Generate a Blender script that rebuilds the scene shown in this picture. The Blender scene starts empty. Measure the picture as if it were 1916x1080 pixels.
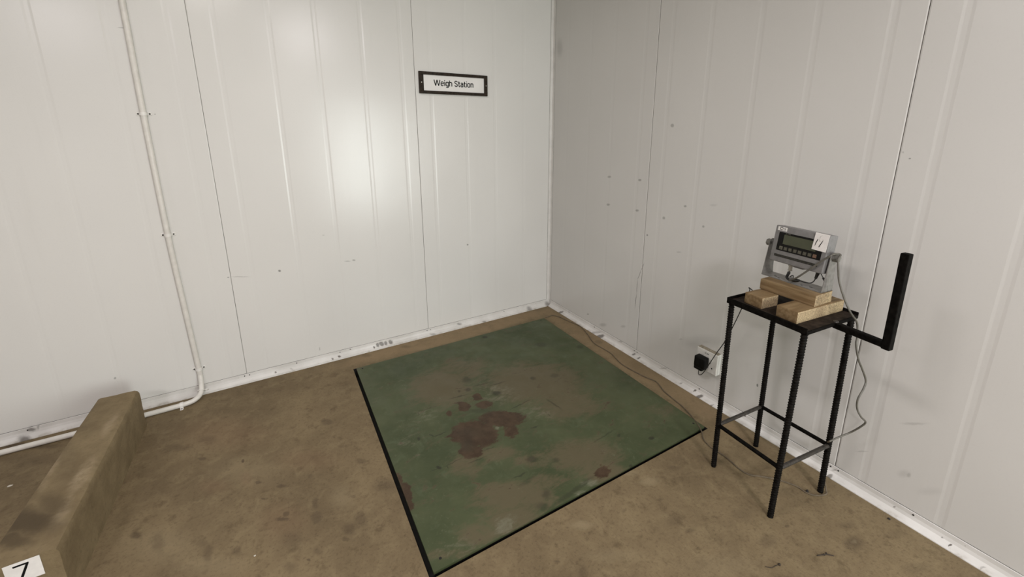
import bpy, bmesh, math, random
from mathutils import Vector, Matrix
random.seed(7)
COL = bpy.context.scene.collection
PI = math.pi

# ------------------------------------------------------------------ measured marks
FLOOR_DARK = [
    [-1.9527, -0.6708, 0.0382, 0.0235, 2.262, 0.5, 0.6], [-1.8476, -1.0525, 0.0245, 0.0157, 2.3132, 0.6, 0.5],
    [-2.0616, -1.1963, 0.0323, 0.0122, 1.5508, 0.7, 0.5], [-2.0653, -1.2731, 0.0304, 0.0193, 1.9334, 0.6, 0.6],
    [-1.9554, -1.3981, 0.0279, 0.0192, 1.9518, 0.8, 0.5], [-1.9097, -1.3734, 0.0321, 0.0197, 1.625, 0.9, 0.5],
    [-2.1563, -1.3235, 0.049, 0.0297, 2.1188, 1.0, 0.35], [-2.3427, -1.2701, 0.0225, 0.0119, 1.969, 0.8, 0.5],
    [-2.4342, -1.2279, 0.0412, 0.0127, 1.7379, 0.8, 0.5], [-2.6026, -1.08, 0.052, 0.0154, 1.8156, 0.9, 0.45],
    [-2.1868, -1.2097, 0.0248, 0.0094, 2.5121, 0.6, 0.8], [-2.1704, -1.191, 0.0166, 0.0099, 2.0208, 0.6, 0.7],
    [-2.508, -0.6459, 0.0248, 0.0096, 2.462, 0.6, 0.7], [-2.3376, -0.7624, 0.0128, 0.0061, 1.8232, 0.5, 1.0],
    [-2.2684, -0.9451, 0.0139, 0.0077, 2.2253, 0.5, 0.7], [-2.2543, -1.0578, 0.0114, 0.0065, 2.0822, 0.5, 0.7],
    [-2.1797, -1.0246, 0.0219, 0.0071, 2.5427, 0.6, 0.6], [-2.687, -0.9947, 0.0257, 0.0115, 2.1347, 0.7, 0.7],
    [-2.458, -1.1679, 0.0219, 0.0109, 2.2449, 0.9, 0.4], [-2.0791, -1.4257, 0.0191, 0.0104, 1.6924, 0.8, 0.45],
    [-2.1088, -1.4502, 0.0088, 0.0053, 2.2347, 0.5, 0.8], [-2.1715, -1.438, 0.0255, 0.0141, 2.3216, 0.9, 0.4],
    [-1.977, -1.4319, 0.0116, 0.0078, 2.143, 0.7, 0.6], [-2.0672, -1.0294, 0.0169, 0.0106, 2.1416, 0.9, 0.4],
    [-0.8119, -2.0306, 0.0326, 0.0226, -3.0806, 1.0, 0.4], [-0.7957, -2.0886, 0.0174, 0.0088, 2.7579, 0.8, 0.5],
    [-0.959, -1.8898, 0.0109, 0.0081, 0.3909, 0.8, 0.4], [-1.3223, -1.9169, 0.0099, 0.0059, 2.6631, 0.7, 0.6],
    [-0.7854, -1.9295, 0.0163, 0.0078, 2.7135, 0.7, 0.5], [-0.5487, -2.1496, 0.039, 0.0222, 2.9445, 1.0, 0.35],
    [-1.2661, -1.9922, 0.0185, 0.0158, -3.0197, 0.9, 0.4], [-0.5921, -1.8447, 0.0256, 0.0124, 2.7277, 0.8, 0.4],
    [-0.3, -2.44, 0.0402, 0.0194, 3.0966, 0.9, 0.65], [-0.5752, -2.27, 0.0359, 0.0202, 3.0292, 1.0, 0.45],
    [-0.2331, -2.3944, 0.0361, 0.0132, 2.7427, 1.0, 0.35], [-0.1194, -2.5037, 0.0331, 0.0137, 2.8532, 1.0, 0.3],
    [-0.2122, -2.6035, 0.0492, 0.0159, 2.7348, 1.0, 0.35], [-0.4463, -2.2765, 0.0104, 0.0057, 3.0797, 0.6, 0.6],
    [-1.7835, -1.2556, 0.05, 0.0331, 2.3395, 0.9, 0.5], [-1.6609, 0.0451, 0.0486, 0.0288, 2.3798, 0.9, 0.4],
    [-1.3414, -0.092, 0.0399, 0.0228, 2.4757, 0.8, 0.4], [-1.62, -0.0647, 0.0353, 0.0207, 2.4033, 0.8, 0.4],
    [-1.561, -0.3259, 0.029, 0.0214, 1.8753, 0.8, 0.4], [-1.9181, -1.2441, 0.0123, 0.0077, 2.3256, 0.7, 0.4],
    [-1.9091, -0.9029, 0.0222, 0.0106, 2.4784, 0.8, 0.35], [-2.6163, -0.4966, 0.0611, 0.0175, 2.5318, 1.0, 0.4],
    [-2.4951, -0.4994, 0.048, 0.0211, 2.3995, 1.0, 0.4], [-3.2193, -0.2287, 0.1388, 0.0379, 2.5028, 1.0, 0.35],
    [-0.268, -2.1882, 0.0716, 0.0217, 2.6751, 1.0, 0.2], [0.1166, -0.6598, 0.0511, 0.0268, 2.6887, 0.8, 0.4],
    [-0.0832, -0.7591, 0.0326, 0.0236, 2.8353, 0.8, 0.4], [-3.3066, -0.075, 0.1645, 0.0181, 2.5923, 0.8, 0.9],
    [-2.9881, -0.0568, 0.1767, 0.0128, 2.6013, 0.8, 0.5]]
FLOOR_LIGHT = [
    [-1.1504, -1.8523, 0.0387, 0.0162, 2.6419, 1.0, 0.5], [-0.7466, -1.842, 0.0393, 0.0202, 2.7265, 1.0, 0.5],
    [-0.7854, -1.7631, 0.0349, 0.0153, 2.6734, 1.0, 0.4], [-2.5955, -1.094, 0.1371, 0.0573, 2.3856, 1.0, 0.25],
    [-2.4275, -1.2869, 0.1196, 0.0301, 2.5582, 1.0, 0.25], [-2.3226, -0.8352, 0.16, 0.0712, 2.4289, 1.0, 0.2],
    [-0.2949, -2.438, 0.0104, 0.005, 3.0575, 0.8, 0.8], [-1.9581, -1.2205, 0.0629, 0.0399, 1.7584, 1.0, 0.3],
    [-0.8171, -2.2375, 0.118, 0.0376, 2.6648, 1.0, 0.2], [-1.1235, -2.0112, 0.0997, 0.024, 2.6228, 1.0, 0.2]]
FLOOR_RED = [
    [-2.4271, -0.4853, 0.2133, 0.0958, 2.4014, 1.0, 0.35], [-2.057, -0.9168, 0.1334, 0.0586, 2.4849, 1.0, 0.3],
    [-2.4438, -0.8684, 0.0684, 0.0315, 2.3726, 1.0, 0.3], [-2.3213, -0.8896, 0.045, 0.0197, 1.7639, 1.0, 0.35],
    [-2.1834, -1.2201, 0.1025, 0.0609, 2.1355, 1.0, 0.3]]
P_RUST = [
    [-0.3166, -0.1888, 0.1183, 0.0938, 2.4598, 0.35, 1.0], [-0.1454, -0.1541, 0.1234, 0.0653, 2.6044, 0.45, 1.0],
    [-0.3886, -0.2808, 0.0558, 0.0504, 1.8494, 0.45, 1.0], [-0.1492, -0.2675, 0.0479, 0.0394, 1.0679, 0.5, 0.9],
    [-0.1773, 0.0877, 0.0359, 0.0253, 1.2166, 0.5, 0.9], [-0.2827, 0.0355, 0.0353, 0.0314, 1.9459, 0.5, 0.9],
    [-0.3782, 0.0323, 0.0277, 0.0176, 1.303, 0.6, 0.7], [-0.1732, -0.0116, 0.0494, 0.038, 2.5163, 0.5, 0.8],
    [-0.2826, 0.0742, 0.0311, 0.0145, 2.5815, 0.5, 0.8], [-0.7472, -0.2828, 0.0343, 0.0185, 1.424, 0.5, 0.8],
    [-0.7404, -0.3629, 0.0465, 0.0268, 1.4285, 0.4, 0.9], [-0.7381, -0.4354, 0.0322, 0.0153, 1.3556, 0.5, 0.8],
    [0.085, -0.7119, 0.0395, 0.0303, 0.4951, 0.9, 0.7], [0.0598, -0.7186, 0.0201, 0.0148, 2.8741, 0.7, 0.5]]
P_TAN = [
    [-0.3307, 0.2868, 0.21, 0.176, 2.0467, 1.0, 0.7], [0.1987, 0.0439, 0.303, 0.2168, 2.6639, 1.0, 0.75],
    [-0.119, 0.4031, 0.1792, 0.1266, 2.4965, 1.0, 0.5], [0.2453, -0.2267, 0.188, 0.144, 2.7958, 1.0, 0.6],
    [-0.3295, -0.6258, 0.1851, 0.081, 2.6184, 1.0, 0.7], [-0.3965, -0.7188, 0.1303, 0.0761, 2.617, 1.0, 0.65],
    [0.0769, -0.5787, 0.1841, 0.103, 2.6907, 1.0, 0.6], [0.0894, -0.718, 0.1247, 0.0673, 2.7053, 1.0, 0.65],
    [-0.1452, -0.4893, 0.1545, 0.0468, 2.6216, 1.0, 0.4], [-0.2853, -0.3689, 0.1048, 0.0553, 2.6015, 1.0, 0.5],
    [-0.5343, -0.7056, 0.1052, 0.0489, 2.5968, 1.0, 0.5], [0.6704, -0.5551, 0.0931, 0.0531, 2.798, 1.0, 0.35],
    [-0.4484, -0.3519, 0.102, 0.0646, 2.5396, 1.0, 0.5], [-0.1798, -0.6315, 0.0961, 0.058, 2.6593, 1.0, 0.4],
    [-0.6576, -0.7321, 0.1199, 0.0241, 2.6121, 1.0, 0.4]]
P_PALE = [
    [-0.0706, -0.7598, 0.0421, 0.0218, 2.6767, 1.0, 0.7], [-0.0034, -0.7335, 0.0434, 0.0231, 2.6888, 1.0, 0.6],
    [-0.436, -0.7231, 0.0643, 0.0509, 2.5846, 0.9, 0.45], [0.4046, -0.7685, 0.0525, 0.0171, 2.6577, 1.0, 0.4],
    [-0.7274, 0.3101, 0.2034, 0.0869, 1.4363, 1.0, 0.12], [-0.0422, 0.0571, 0.1295, 0.1154, 2.4806, 1.0, 0.35],
    [-0.4907, 0.0665, 0.0821, 0.0664, 2.0885, 1.0, 0.3], [0.0337, -0.2119, 0.1195, 0.0719, 2.6427, 1.0, 0.3],
    [-0.2011, -0.2094, 0.0164, 0.0142, 1.2064, 0.7, 0.8], [-0.4086, -0.3252, 0.0311, 0.0101, 2.6046, 0.8, 0.6],
    [-0.6411, -0.7181, 0.0814, 0.0532, 2.518, 1.0, 0.25], [-0.6508, -0.0745, 0.1176, 0.0769, 1.4957, 1.0, 0.2]]
P_DARK = [
    [-0.164, 0.2747, 0.0299, 0.0262, 1.6031, 0.7, 0.6], [-0.0639, 0.0576, 0.0258, 0.0208, 2.5363, 0.6, 0.8],
    [-0.1581, -0.4857, 0.0257, 0.02, 2.6805, 0.6, 0.7], [0.2087, 0.0782, 0.0178, 0.0168, 0.5621, 0.6, 0.6],
    [0.3467, 0.0323, 0.0279, 0.0236, 2.8718, 0.7, 0.5], [-0.5875, -0.0764, 0.0119, 0.0079, 1.4488, 0.5, 0.9],
    [-0.5628, -0.3079, 0.0128, 0.0094, 2.4025, 0.5, 1.0], [-0.1962, 0.1773, 0.0171, 0.0154, 1.9198, 0.7, 0.7],
    [-0.2092, -0.6828, 0.0221, 0.0184, 0.7897, 0.8, 0.6], [-0.2572, -0.7253, 0.0271, 0.0179, 2.6697, 0.8, 0.5],
    [0.4898, 0.4082, 0.0434, 0.0312, 2.6792, 0.8, 0.6], [0.1827, 0.7187, 0.0205, 0.0167, 2.4704, 0.5, 1.0],
    [0.7183, 0.2392, 0.025, 0.0215, -2.971, 0.7, 0.6], [0.0414, 0.8011, 0.017, 0.0101, 1.2297, 0.5, 1.0],
    [0.4503, -0.6734, 0.0148, 0.0105, 3.0505, 0.5, 1.0], [0.3193, -0.5754, 0.0122, 0.0079, 0.6217, 0.7, 0.7],
    [1.0264, 0.1506, 0.2503, 0.1846, 2.9596, 1.0, 0.25], [0.8163, -0.2128, 0.3852, 0.1803, 2.6963, 1.0, 0.25],
    [-0.3375, -0.1675, 0.0842, 0.0317, 2.5994, 1.0, 0.3], [-0.3884, -0.2477, 0.0442, 0.0319, 1.2727, 0.9, 0.5],
    [-0.2148, -0.0415, 0.0604, 0.0183, 2.6079, 0.8, 0.4], [0.224, -0.7523, 0.0103, 0.0063, 2.7868, 0.6, 0.8],
    [-0.06, -0.5464, 0.0156, 0.0131, 2.8717, 0.8, 0.5], [-0.2505, 0.1903, 0.011, 0.0094, 1.5807, 0.6, 0.6],
    [0.0071, -0.1043, 0.0696, 0.004, 0.1436, 0.6, 0.7], [-0.2769, 0.1428, 0.0531, 0.004, -0.08, 0.6, 0.7],
    [-0.468, 0.1272, 0.0579, 0.003, -0.0218, 0.6, 0.6], [-0.5275, 0.1137, 0.0148, 0.003, -1.6779, 0.6, 0.5],
    [-0.4885, -0.3114, 0.037, 0.003, 0.0907, 0.6, 0.7], [-0.5268, -0.325, 0.0104, 0.003, -1.6996, 0.6, 0.6],
    [-0.5215, -0.088, 0.016, 0.004, -1.0318, 0.6, 0.7], [-0.4781, -0.1018, 0.0352, 0.004, -0.0007, 0.6, 0.7],
    [0.1752, -0.1963, 0.0565, 0.006, -1.4015, 0.6, 0.6], [-0.0243, -0.3047, 0.0216, 0.004, -0.0312, 0.6, 0.7],
    [-0.2529, -0.5392, 0.032, 0.004, 0.0254, 0.6, 0.7], [0.2489, -0.5401, 0.0823, 0.004, 0.1009, 0.6, 0.5],
    [-0.3914, -0.3562, 0.0389, 0.004, -0.036, 0.6, 0.6], [-0.3049, -0.3209, 0.0294, 0.004, -0.0197, 0.6, 0.5],
    [-0.5843, -0.3136, 0.0227, 0.003, 0.0607, 0.6, 0.5], [-0.1055, 0.1849, 0.0522, 0.006, -0.1427, 0.6, 0.5],
    [-0.0067, 0.1405, 0.0455, 0.006, -0.0787, 0.6, 0.6], [0.0983, -0.2623, 0.0129, 0.004, -1.567, 0.6, 0.6],
    [-0.248, -0.5831, 0.0463, 0.012, 0.1208, 0.6, 0.3], [-0.086, -0.7286, 0.1176, 0.01, 0.1403, 0.6, 0.5],
    [0.4965, 0.4319, 0.0475, 0.004, 3.1401, 0.6, 0.2]]
WL_SPOTS = [
    [-2.0758, 0.6902, 0.0074, 0.0069, 2.5625, 0.5, 0.9], [-1.6316, 0.6871, 0.0104, 0.0056, 2.9461, 0.6, 0.6],
    [-1.673, 0.6864, 0.0171, 0.0037, 2.973, 0.8, 0.4], [-0.786, 0.6742, 0.0071, 0.0062, 2.5199, 0.5, 0.8],
    [-2.3438, 0.698, 0.0053, 0.0033, 2.9219, 0.5, 0.7], [-2.2829, 0.69, 0.0433, 0.0027, 2.9564, 0.7, 0.35],
    [-1.9042, 0.1007, 0.0118, 0.0033, 1.4863, 0.7, 0.5], [-2.538, 1.6327, 0.0035, 0.003, -2.4186, 0.6, 0.5],
    [-2.9312, 0.2182, 0.0064, 0.0043, 1.5401, 0.6, 0.6], [-2.601, 2.0426, 0.0143, 0.0024, -3.0268, 0.7, 0.5],
    [-1.8029, 0.886, 0.0064, 0.0035, 2.9956, 0.6, 0.3], [-3.226, 0.0408, 0.0283, 0.012, 2.7097, 1.0, 0.4],
    [-3.2839, 0.0482, 0.0121, 0.0087, 2.5045, 1.0, 0.5], [-2.6876, 0.0413, 0.1519, 0.0169, 2.7979, 1.0, 0.15]]
WR_SPOTS = [
    [-1.1975, 1.567, 0.0114, 0.009, -2.9439, 0.6, 0.6], [-0.698, 1.2217, 0.016, 0.0075, 3.0419, 0.6, 0.6],
    [-0.978, 1.2272, 0.0135, 0.0069, 3.0371, 0.6, 0.65], [-0.7011, 1.0242, 0.0164, 0.0076, 2.9685, 0.6, 0.6],
    [-0.9724, 1.0262, 0.0139, 0.0071, 2.952, 0.6, 0.65], [-1.1902, 1.0152, 0.0102, 0.0082, 2.8083, 0.6, 0.6],
    [-1.3338, 1.1108, 0.009, 0.0062, 2.945, 0.6, 0.65], [-1.463, 1.0155, 0.0068, 0.0059, 2.6447, 0.6, 0.6],
    [-1.0714, 0.8809, 0.0068, 0.0052, 2.7454, 0.5, 0.8], [-2.278, 1.4371, 0.0033, 0.0023, -3.0932, 0.5, 0.8],
    [-1.866, 0.2469, 0.0085, 0.0043, 1.5927, 0.4, 1.0], [-2.2559, 1.4597, 0.004, 0.0023, 1.3502, 0.7, 0.4],
    [-2.4787, 0.1959, 0.0103, 0.0057, 1.7703, 0.8, 0.4], [-2.4648, 0.1896, 0.0208, 0.0109, 2.1762, 1.0, 0.2],
    [-2.5458, 0.1747, 0.0365, 0.0111, 2.3559, 1.0, 0.12], [-2.4581, 0.4192, 0.0348, 0.004, 2.5369, 1.0, 0.3],
    [-1.5103, 1.1441, 0.019, 0.0058, 2.9863, 0.9, 0.2], [-0.7078, 0.096, 0.0378, 0.0121, 2.6985, 0.9, 0.35],
    [-1.3907, 0.2902, 0.0124, 0.0048, 2.6464, 0.8, 0.3], [-1.3189, 0.8291, 0.0153, 0.0048, 2.8751, 0.8, 0.3],
    [-0.5336, 0.1143, 0.0137, 0.0051, 2.7074, 0.5, 0.6], [-0.0831, 2.1601, 0.055, 0.034, 1.4115, 1.0, 0.3],
    [-2.3257, 0.1904, 0.0215, 0.0026, 2.4838, 0.8, 0.3], [-1.5262, 0.3356, 0.1114, 0.0309, 2.6757, 1.0, 0.25],
    [-1.5527, 0.348, 0.0366, 0.0152, 2.6326, 1.0, 0.3], [-0.9141, 0.1712, 0.0223, 0.0076, 2.6906, 0.9, 0.3],
    [-1.0526, 0.6614, 0.0266, 0.0022, -1.214, 0.6, 0.9], [-1.0301, 0.5985, 0.0402, 0.0022, -1.2376, 0.6, 0.9],
    [-1.0166, 0.5084, 0.0521, 0.0022, -1.5641, 0.6, 0.9], [-1.0134, 0.4044, 0.052, 0.0022, -1.516, 0.6, 0.9],
    [-1.0514, 0.5957, 0.0508, 0.0012, -1.5678, 0.6, 0.6]]
TL_CHIPS = [
    [-1.5244, 0.0267, 0.0133, 0.0107, 1.9924, 0.5, 0.8], [-1.4976, 0.0277, 0.0198, 0.0122, 2.7369, 0.5, 0.8],
    [-1.4669, 0.0255, 0.0135, 0.0109, 2.0178, 0.5, 0.8], [-1.4319, 0.0244, 0.0164, 0.0121, 2.5953, 0.5, 0.8],
    [-1.5516, 0.0174, 0.0066, 0.0053, 1.981, 0.5, 0.9], [-1.7109, 0.0444, 0.0049, 0.0038, 2.4935, 0.5, 0.9],
    [-1.7877, 0.0154, 0.0107, 0.0047, 2.8009, 0.5, 0.9], [-1.833, 0.0126, 0.0071, 0.0046, 2.6904, 0.5, 0.8],
    [-2.1757, 0.0163, 0.0063, 0.0044, 2.6338, 0.5, 0.8], [-0.8817, 0.0285, 0.019, 0.0067, 2.8623, 0.7, 0.6],
    [-0.2204, 0.0094, 0.0243, 0.0186, 2.4839, 0.9, 0.6], [-0.0254, 0.0059, 0.0281, 0.0218, 2.1105, 0.9, 0.7],
    [-3.2858, 0.0381, 0.0158, 0.0088, 2.6487, 0.8, 0.7], [-3.2607, 0.047, 0.0183, 0.0038, 1.3964, 0.8, 0.4],
    [-3.308, 0.0023, 0.0274, 0.0118, 2.6861, 0.8, 0.8], [-0.6671, 0.003, 0.0152, 0.0046, 2.8746, 0.7, 0.5],
    [-2.086, 0.0149, 0.0096, 0.0037, 2.7973, 0.7, 0.3], [-1.1071, 0.0044, 0.0267, 0.0066, 2.8667, 0.7, 0.4]]
TR_CHIPS = [
    [-0.2095, 0.0077, 0.0244, 0.0074, 2.7302, 0.5, 0.8], [-0.4354, -0.0217, 0.0148, 0.0052, 2.6846, 0.5, 0.8],
    [-0.7091, 0.0062, 0.0322, 0.0121, 2.6529, 0.5, 0.85], [-0.6542, 0.0131, 0.0523, 0.0062, 2.7186, 0.7, 0.4],
    [-1.0405, 0.0175, 0.0135, 0.0055, 2.5992, 0.6, 0.8], [-1.0898, 0.0136, 0.0107, 0.0053, 2.5304, 0.5, 0.9],
    [-1.0567, 0.0584, 0.0106, 0.0036, 2.6349, 0.6, 0.5], [-1.3924, -0.0153, 0.0136, 0.0064, 2.484, 0.5, 0.9],
    [-1.4329, 0.0154, 0.0087, 0.0038, 2.5127, 0.5, 0.5], [-1.5272, 0.0189, 0.0084, 0.0045, 2.4061, 0.5, 0.9],
    [-1.5684, 0.0075, 0.02, 0.0075, 2.516, 0.5, 0.85], [-1.6523, 0.0025, 0.0079, 0.0042, 2.358, 0.6, 0.7],
    [-2.2422, 0.0031, 0.0111, 0.006, 2.1098, 0.6, 0.7], [-2.4626, 0.0283, 0.0045, 0.0022, 2.1456, 0.5, 0.6],
    [-2.6083, 0.0211, 0.0031, 0.002, 2.0156, 0.5, 0.6], [-2.6331, 0.0138, 0.0051, 0.0022, 2.1147, 0.5, 1.0],
    [-2.2482, 0.0341, 0.0101, 0.0043, 2.3141, 0.7, 0.4], [-1.5578, 0.0692, 0.0195, 0.0046, 2.59, 0.8, 0.4],
    [-0.904, 0.0479, 0.0286, 0.0046, 2.694, 0.8, 0.4], [-1.2876, 0.0374, 0.0277, 0.0041, 2.6409, 0.8, 0.4],
    [-2.7202, 0.0082, 0.0084, 0.002, 2.2713, 0.8, 0.4]]
K_DARK = [
    [-2.9451, -0.9948, 0.1313, 0.046, 2.3854, 0.8, 0.9], [-2.8993, -0.9472, 0.0825, 0.032, 2.1843, 0.9, 0.6],
    [-2.9591, -1.0662, 0.0814, 0.0265, 2.4255, 0.8, 0.8], [-2.9551, -0.4396, 0.0888, 0.0361, 2.172, 1.0, 0.25],
    [-2.9879, -0.2423, 0.1201, 0.044, 2.4036, 1.0, 0.25], [-2.9331, -0.6761, 0.1707, 0.0303, 1.8802, 1.0, 0.25]]
K_LIGHT = [
    [-2.9871, -0.7403, 0.103, 0.0128, 1.8897, 0.9, 0.35], [-2.8421, -0.4827, 0.0838, 0.02, -1.5777, 0.9, 0.5],
    [-2.8484, -0.8153, 0.088, 0.022, -1.592, 0.9, 0.65], [-2.8504, -1.0053, 0.0708, 0.018, -1.5295, 0.9, 0.5],
    [-2.9711, -0.6997, 0.0797, 0.012, -1.5825, 0.9, 0.4]]
CABLE_FLOOR = [
    [-0.1518, -2.2605, 0.006], [-0.1952, -2.2571, 0.006],
    [-0.2109, -2.2287, 0.006], [-0.2118, -2.1924, 0.006],
    [-0.2468, -2.1311, 0.006], [-0.2909, -2.0842, 0.006],
    [-0.3259, -2.0529, 0.006], [-0.3361, -2.011, 0.006],
    [-0.3225, -1.9359, 0.006], [-0.3242, -1.8951, 0.006],
    [-0.326, -1.8529, 0.006], [-0.3098, -1.8025, 0.006],
    [-0.2677, -1.7599, 0.006], [-0.2258, -1.6938, 0.006],
    [-0.1856, -1.5878, 0.006], [-0.1725, -1.5116, 0.006],
    [-0.157, -1.4255, 0.006], [-0.12, -1.3324, 0.006],
    [-0.1413, -1.252, 0.006], [-0.1589, -1.0816, 0.006],
    [-0.1231, -0.926, 0.006], [-0.1289, -0.7633, 0.006],
    [-0.0825, -0.6367, 0.006], [-0.0433, -0.4926, 0.006],
    [-0.0701, -0.3526, 0.006], [-0.0845, -0.261, 0.006],
    [-0.1625, -0.2384, 0.006], [-0.2223, -0.2146, 0.006]]
CABLE_FRONT = [
    [-0.2428, -2.0338, 0.9558], [-0.2482, -2.0406, 0.9423],
    [-0.2605, -2.0579, 0.9384], [-0.2732, -2.0806, 0.9527],
    [-0.2808, -2.1032, 0.9748], [-0.2832, -2.1387, 1.0171],
    [-0.2814, -2.1723, 1.0587], [-0.2807, -2.1951, 1.0827],
    [-0.2743, -2.2017, 1.0907]]
CABLE_HANG = [
    [-0.258, -2.2113, 1.0676], [-0.2627, -2.2189, 1.0305],
    [-0.259, -2.2293, 0.98], [-0.2611, -2.2562, 0.9212],
    [-0.2385, -2.2737, 0.8709], [-0.1873, -2.2811, 0.8219],
    [-0.1845, -2.2894, 0.7665], [-0.1924, -2.2936, 0.7368],
    [-0.1799, -2.305, 0.6771], [-0.1501, -2.3131, 0.6304],
    [-0.1158, -2.3217, 0.5719], [-0.1318, -2.3251, 0.5434],
    [-0.1582, -2.3223, 0.5007], [-0.1477, -2.3234, 0.4562],
    [-0.1313, -2.3352, 0.4207], [-0.0996, -2.3436, 0.3888],
    [-0.0923, -2.3292, 0.3534], [-0.0907, -2.2992, 0.3035],
    [-0.1311, -2.2799, 0.2859], [-0.1634, -2.2615, 0.2654]]
CORD = [
    [-0.06, -1.5621, 0.1858], [-0.062, -1.5722, 0.1712],
    [-0.064, -1.5902, 0.1784], [-0.07, -1.6112, 0.2122],
    [-0.08, -1.6435, 0.2826], [-0.09, -1.6845, 0.3745],
    [-0.1, -1.7219, 0.4519], [-0.125, -1.7729, 0.575],
    [-0.14, -1.8123, 0.6899]]
CORD_FRONT = [
    [-0.2646, -2.0856, 0.9446], [-0.2606, -2.0994, 0.947],
    [-0.2575, -2.1179, 0.9456], [-0.2536, -2.1331, 0.9486],
    [-0.2482, -2.1407, 0.9579], [-0.2465, -2.1451, 0.9747]]
PLUG = [
    [-0.2465, -2.1451, 0.9747], [-0.2448, -2.1477, 0.9908]]
LUMP = [
    [-0.2657, -2.0705, 0.9399], [-0.2672, -2.0981, 0.9502]]
TWIST = [
    [-0.2462, -2.1613, 0.9908], [-0.2483, -2.1693, 0.9804],
    [-0.25, -2.1769, 0.9721]]
HOLES = [
    [-0.7104, 0.7434], [-0.7068, -0.7175],
    [0.7309, -0.7092], [0.7155, 0.7469]]
DEBRIS = [
    [-0.2037, -2.2326, 0.0], [-0.4476, -2.4103, 0.0],
    [-0.6489, -2.3391, 0.0], [-0.0591, -2.4671, 0.0],
    [-0.035, -2.4504, 0.0], [-3.2324, -0.4019, 0.0],
    [-2.2813, -1.3299, 0.0], [-0.1867, -1.7569, 0.0]]
CAMP = [781.6171974850129, 0.5293381953933698, -0.23152208145166842, -0.004027056518749558, -2.073303694153783, -2.8866052731948484, 1.549649437797353, -0.006802665326299358, -113.80527519753005]

# ------------------------------------------------------------------ helpers
def link(name, me, mat=None, parent=None):
    o = bpy.data.objects.new(name, me)
    COL.objects.link(o)
    if mat is not None:
        for m in (mat if isinstance(mat, (list, tuple)) else [mat]):
            me.materials.append(m)
    if parent is not None:
        o.parent = parent
    return o

def obj(name, bm, mat=None, parent=None, smooth=False):
    bmesh.ops.recalc_face_normals(bm, faces=bm.faces)
    me = bpy.data.meshes.new(name)
    bm.to_mesh(me); bm.free()
    if smooth:
        for p in me.polygons:
            p.use_smooth = True
        if smooth == 'auto':
            me.set_sharp_from_angle(angle=math.radians(35))
    return link(name, me, mat, parent)

def thing(name, label, cat, loc=(0, 0, 0), rz=0, group=None):
    o = bpy.data.objects.new(name, None)
    o.empty_display_size = 0.05
    COL.objects.link(o)
    o.location = loc; o.rotation_euler = (0, 0, rz)
    o['label'] = label; o['category'] = cat
    if group: o['group'] = group
    return o

def tag(o, label, cat, group=None):
    o['label'] = label; o['category'] = cat
    if group: o['group'] = group
    return o

def struct(o):
    o['kind'] = 'structure'
    return o

def box(bm, lo, hi, M=None, bevel=0, seg=2):
    vs = [bm.verts.new(Vector((x, y, z))) for x in (lo[0], hi[0]) for y in (lo[1], hi[1]) for z in (lo[2], hi[2])]
    idx = [(0, 1, 3, 2), (4, 6, 7, 5), (0, 4, 5, 1), (2, 3, 7, 6), (0, 2, 6, 4), (1, 5, 7, 3)]
    fs = [bm.faces.new([vs[i] for i in f]) for f in idx]
    bmesh.ops.recalc_face_normals(bm, faces=fs)
    if bevel:
        es = list({e for f in fs for e in f.edges})
        r = bmesh.ops.bevel(bm, geom=es, offset=bevel, segments=seg, affect='EDGES', profile=0.5)
        vs = list({v for f in r['faces'] for v in f.verts} | {v for v in vs if v.is_valid})
    if M is not None:
        for v in vs: v.co = M @ v.co
    return vs

def B(): return bmesh.new()

def prism(bm, poly, a0, a1, f, cap=True):
    """sweep a closed 2-D polygon between a0 and a1; f(p, q, a) gives the 3-D point"""
    v0 = [bm.verts.new(f(p, q, a0)) for p, q in poly]
    v1 = [bm.verts.new(f(p, q, a1)) for p, q in poly]
    n = len(poly); fs = []
    for i in range(n):
        j = (i + 1) % n
        fs.append(bm.faces.new((v0[i], v0[j], v1[j], v1[i])))
    if cap:
        bm.faces.new(v0[::-1]); bm.faces.new(v1)
    return fs

def spline(pts, n=8):
    P = [Vector(p) for p in pts]
    out = []
    for i in range(len(P) - 1):
        p0 = P[max(i - 1, 0)]; p1 = P[i]; p2 = P[i + 1]; p3 = P[min(i + 2, len(P) - 1)]
        for k in range(n):
            t = k / n
            out.append(0.5 * ((2 * p1) + (p2 - p0) * t + (2 * p0 - 5 * p1 + 4 * p2 - p3) * t * t + (-p0 + 3 * p1 - 3 * p2 + p3) * t ** 3))
    out.append(P[-1])
    return out

def tube(bm, pts, r, sides=10, rfun=None, M=None):
    P = [Vector(p) for p in pts]
    t0 = (P[1] - P[0]).normalized()
    ref = Vector((0, 0, 1)) if abs(t0.z) < 0.9 else Vector((1, 0, 0))
    nrm = t0.cross(ref).normalized()
    rings = []
    for i, p in enumerate(P):
        t = (P[min(i + 1, len(P) - 1)] - P[max(i - 1, 0)])
        if t.length < 1e-9: t = t0
        t.normalize()
        nrm = (nrm - t * nrm.dot(t)).normalized()
        b = t.cross(nrm)
        ring = []
        for k in range(sides):
            a = 2 * PI * k / sides
            rr = rfun(i, a) if rfun else r
            q = p + nrm * math.cos(a) * rr + b * math.sin(a) * rr
            ring.append(bm.verts.new(M @ q if M is not None else q))
        rings.append(ring)
    for i in range(len(rings) - 1):
        for k in range(sides):
            j = (k + 1) % sides
            bm.faces.new((rings[i][k], rings[i][j], rings[i + 1][j], rings[i + 1][k]))
    bm.faces.new(rings[0][::-1]); bm.faces.new(rings[-1])

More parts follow.
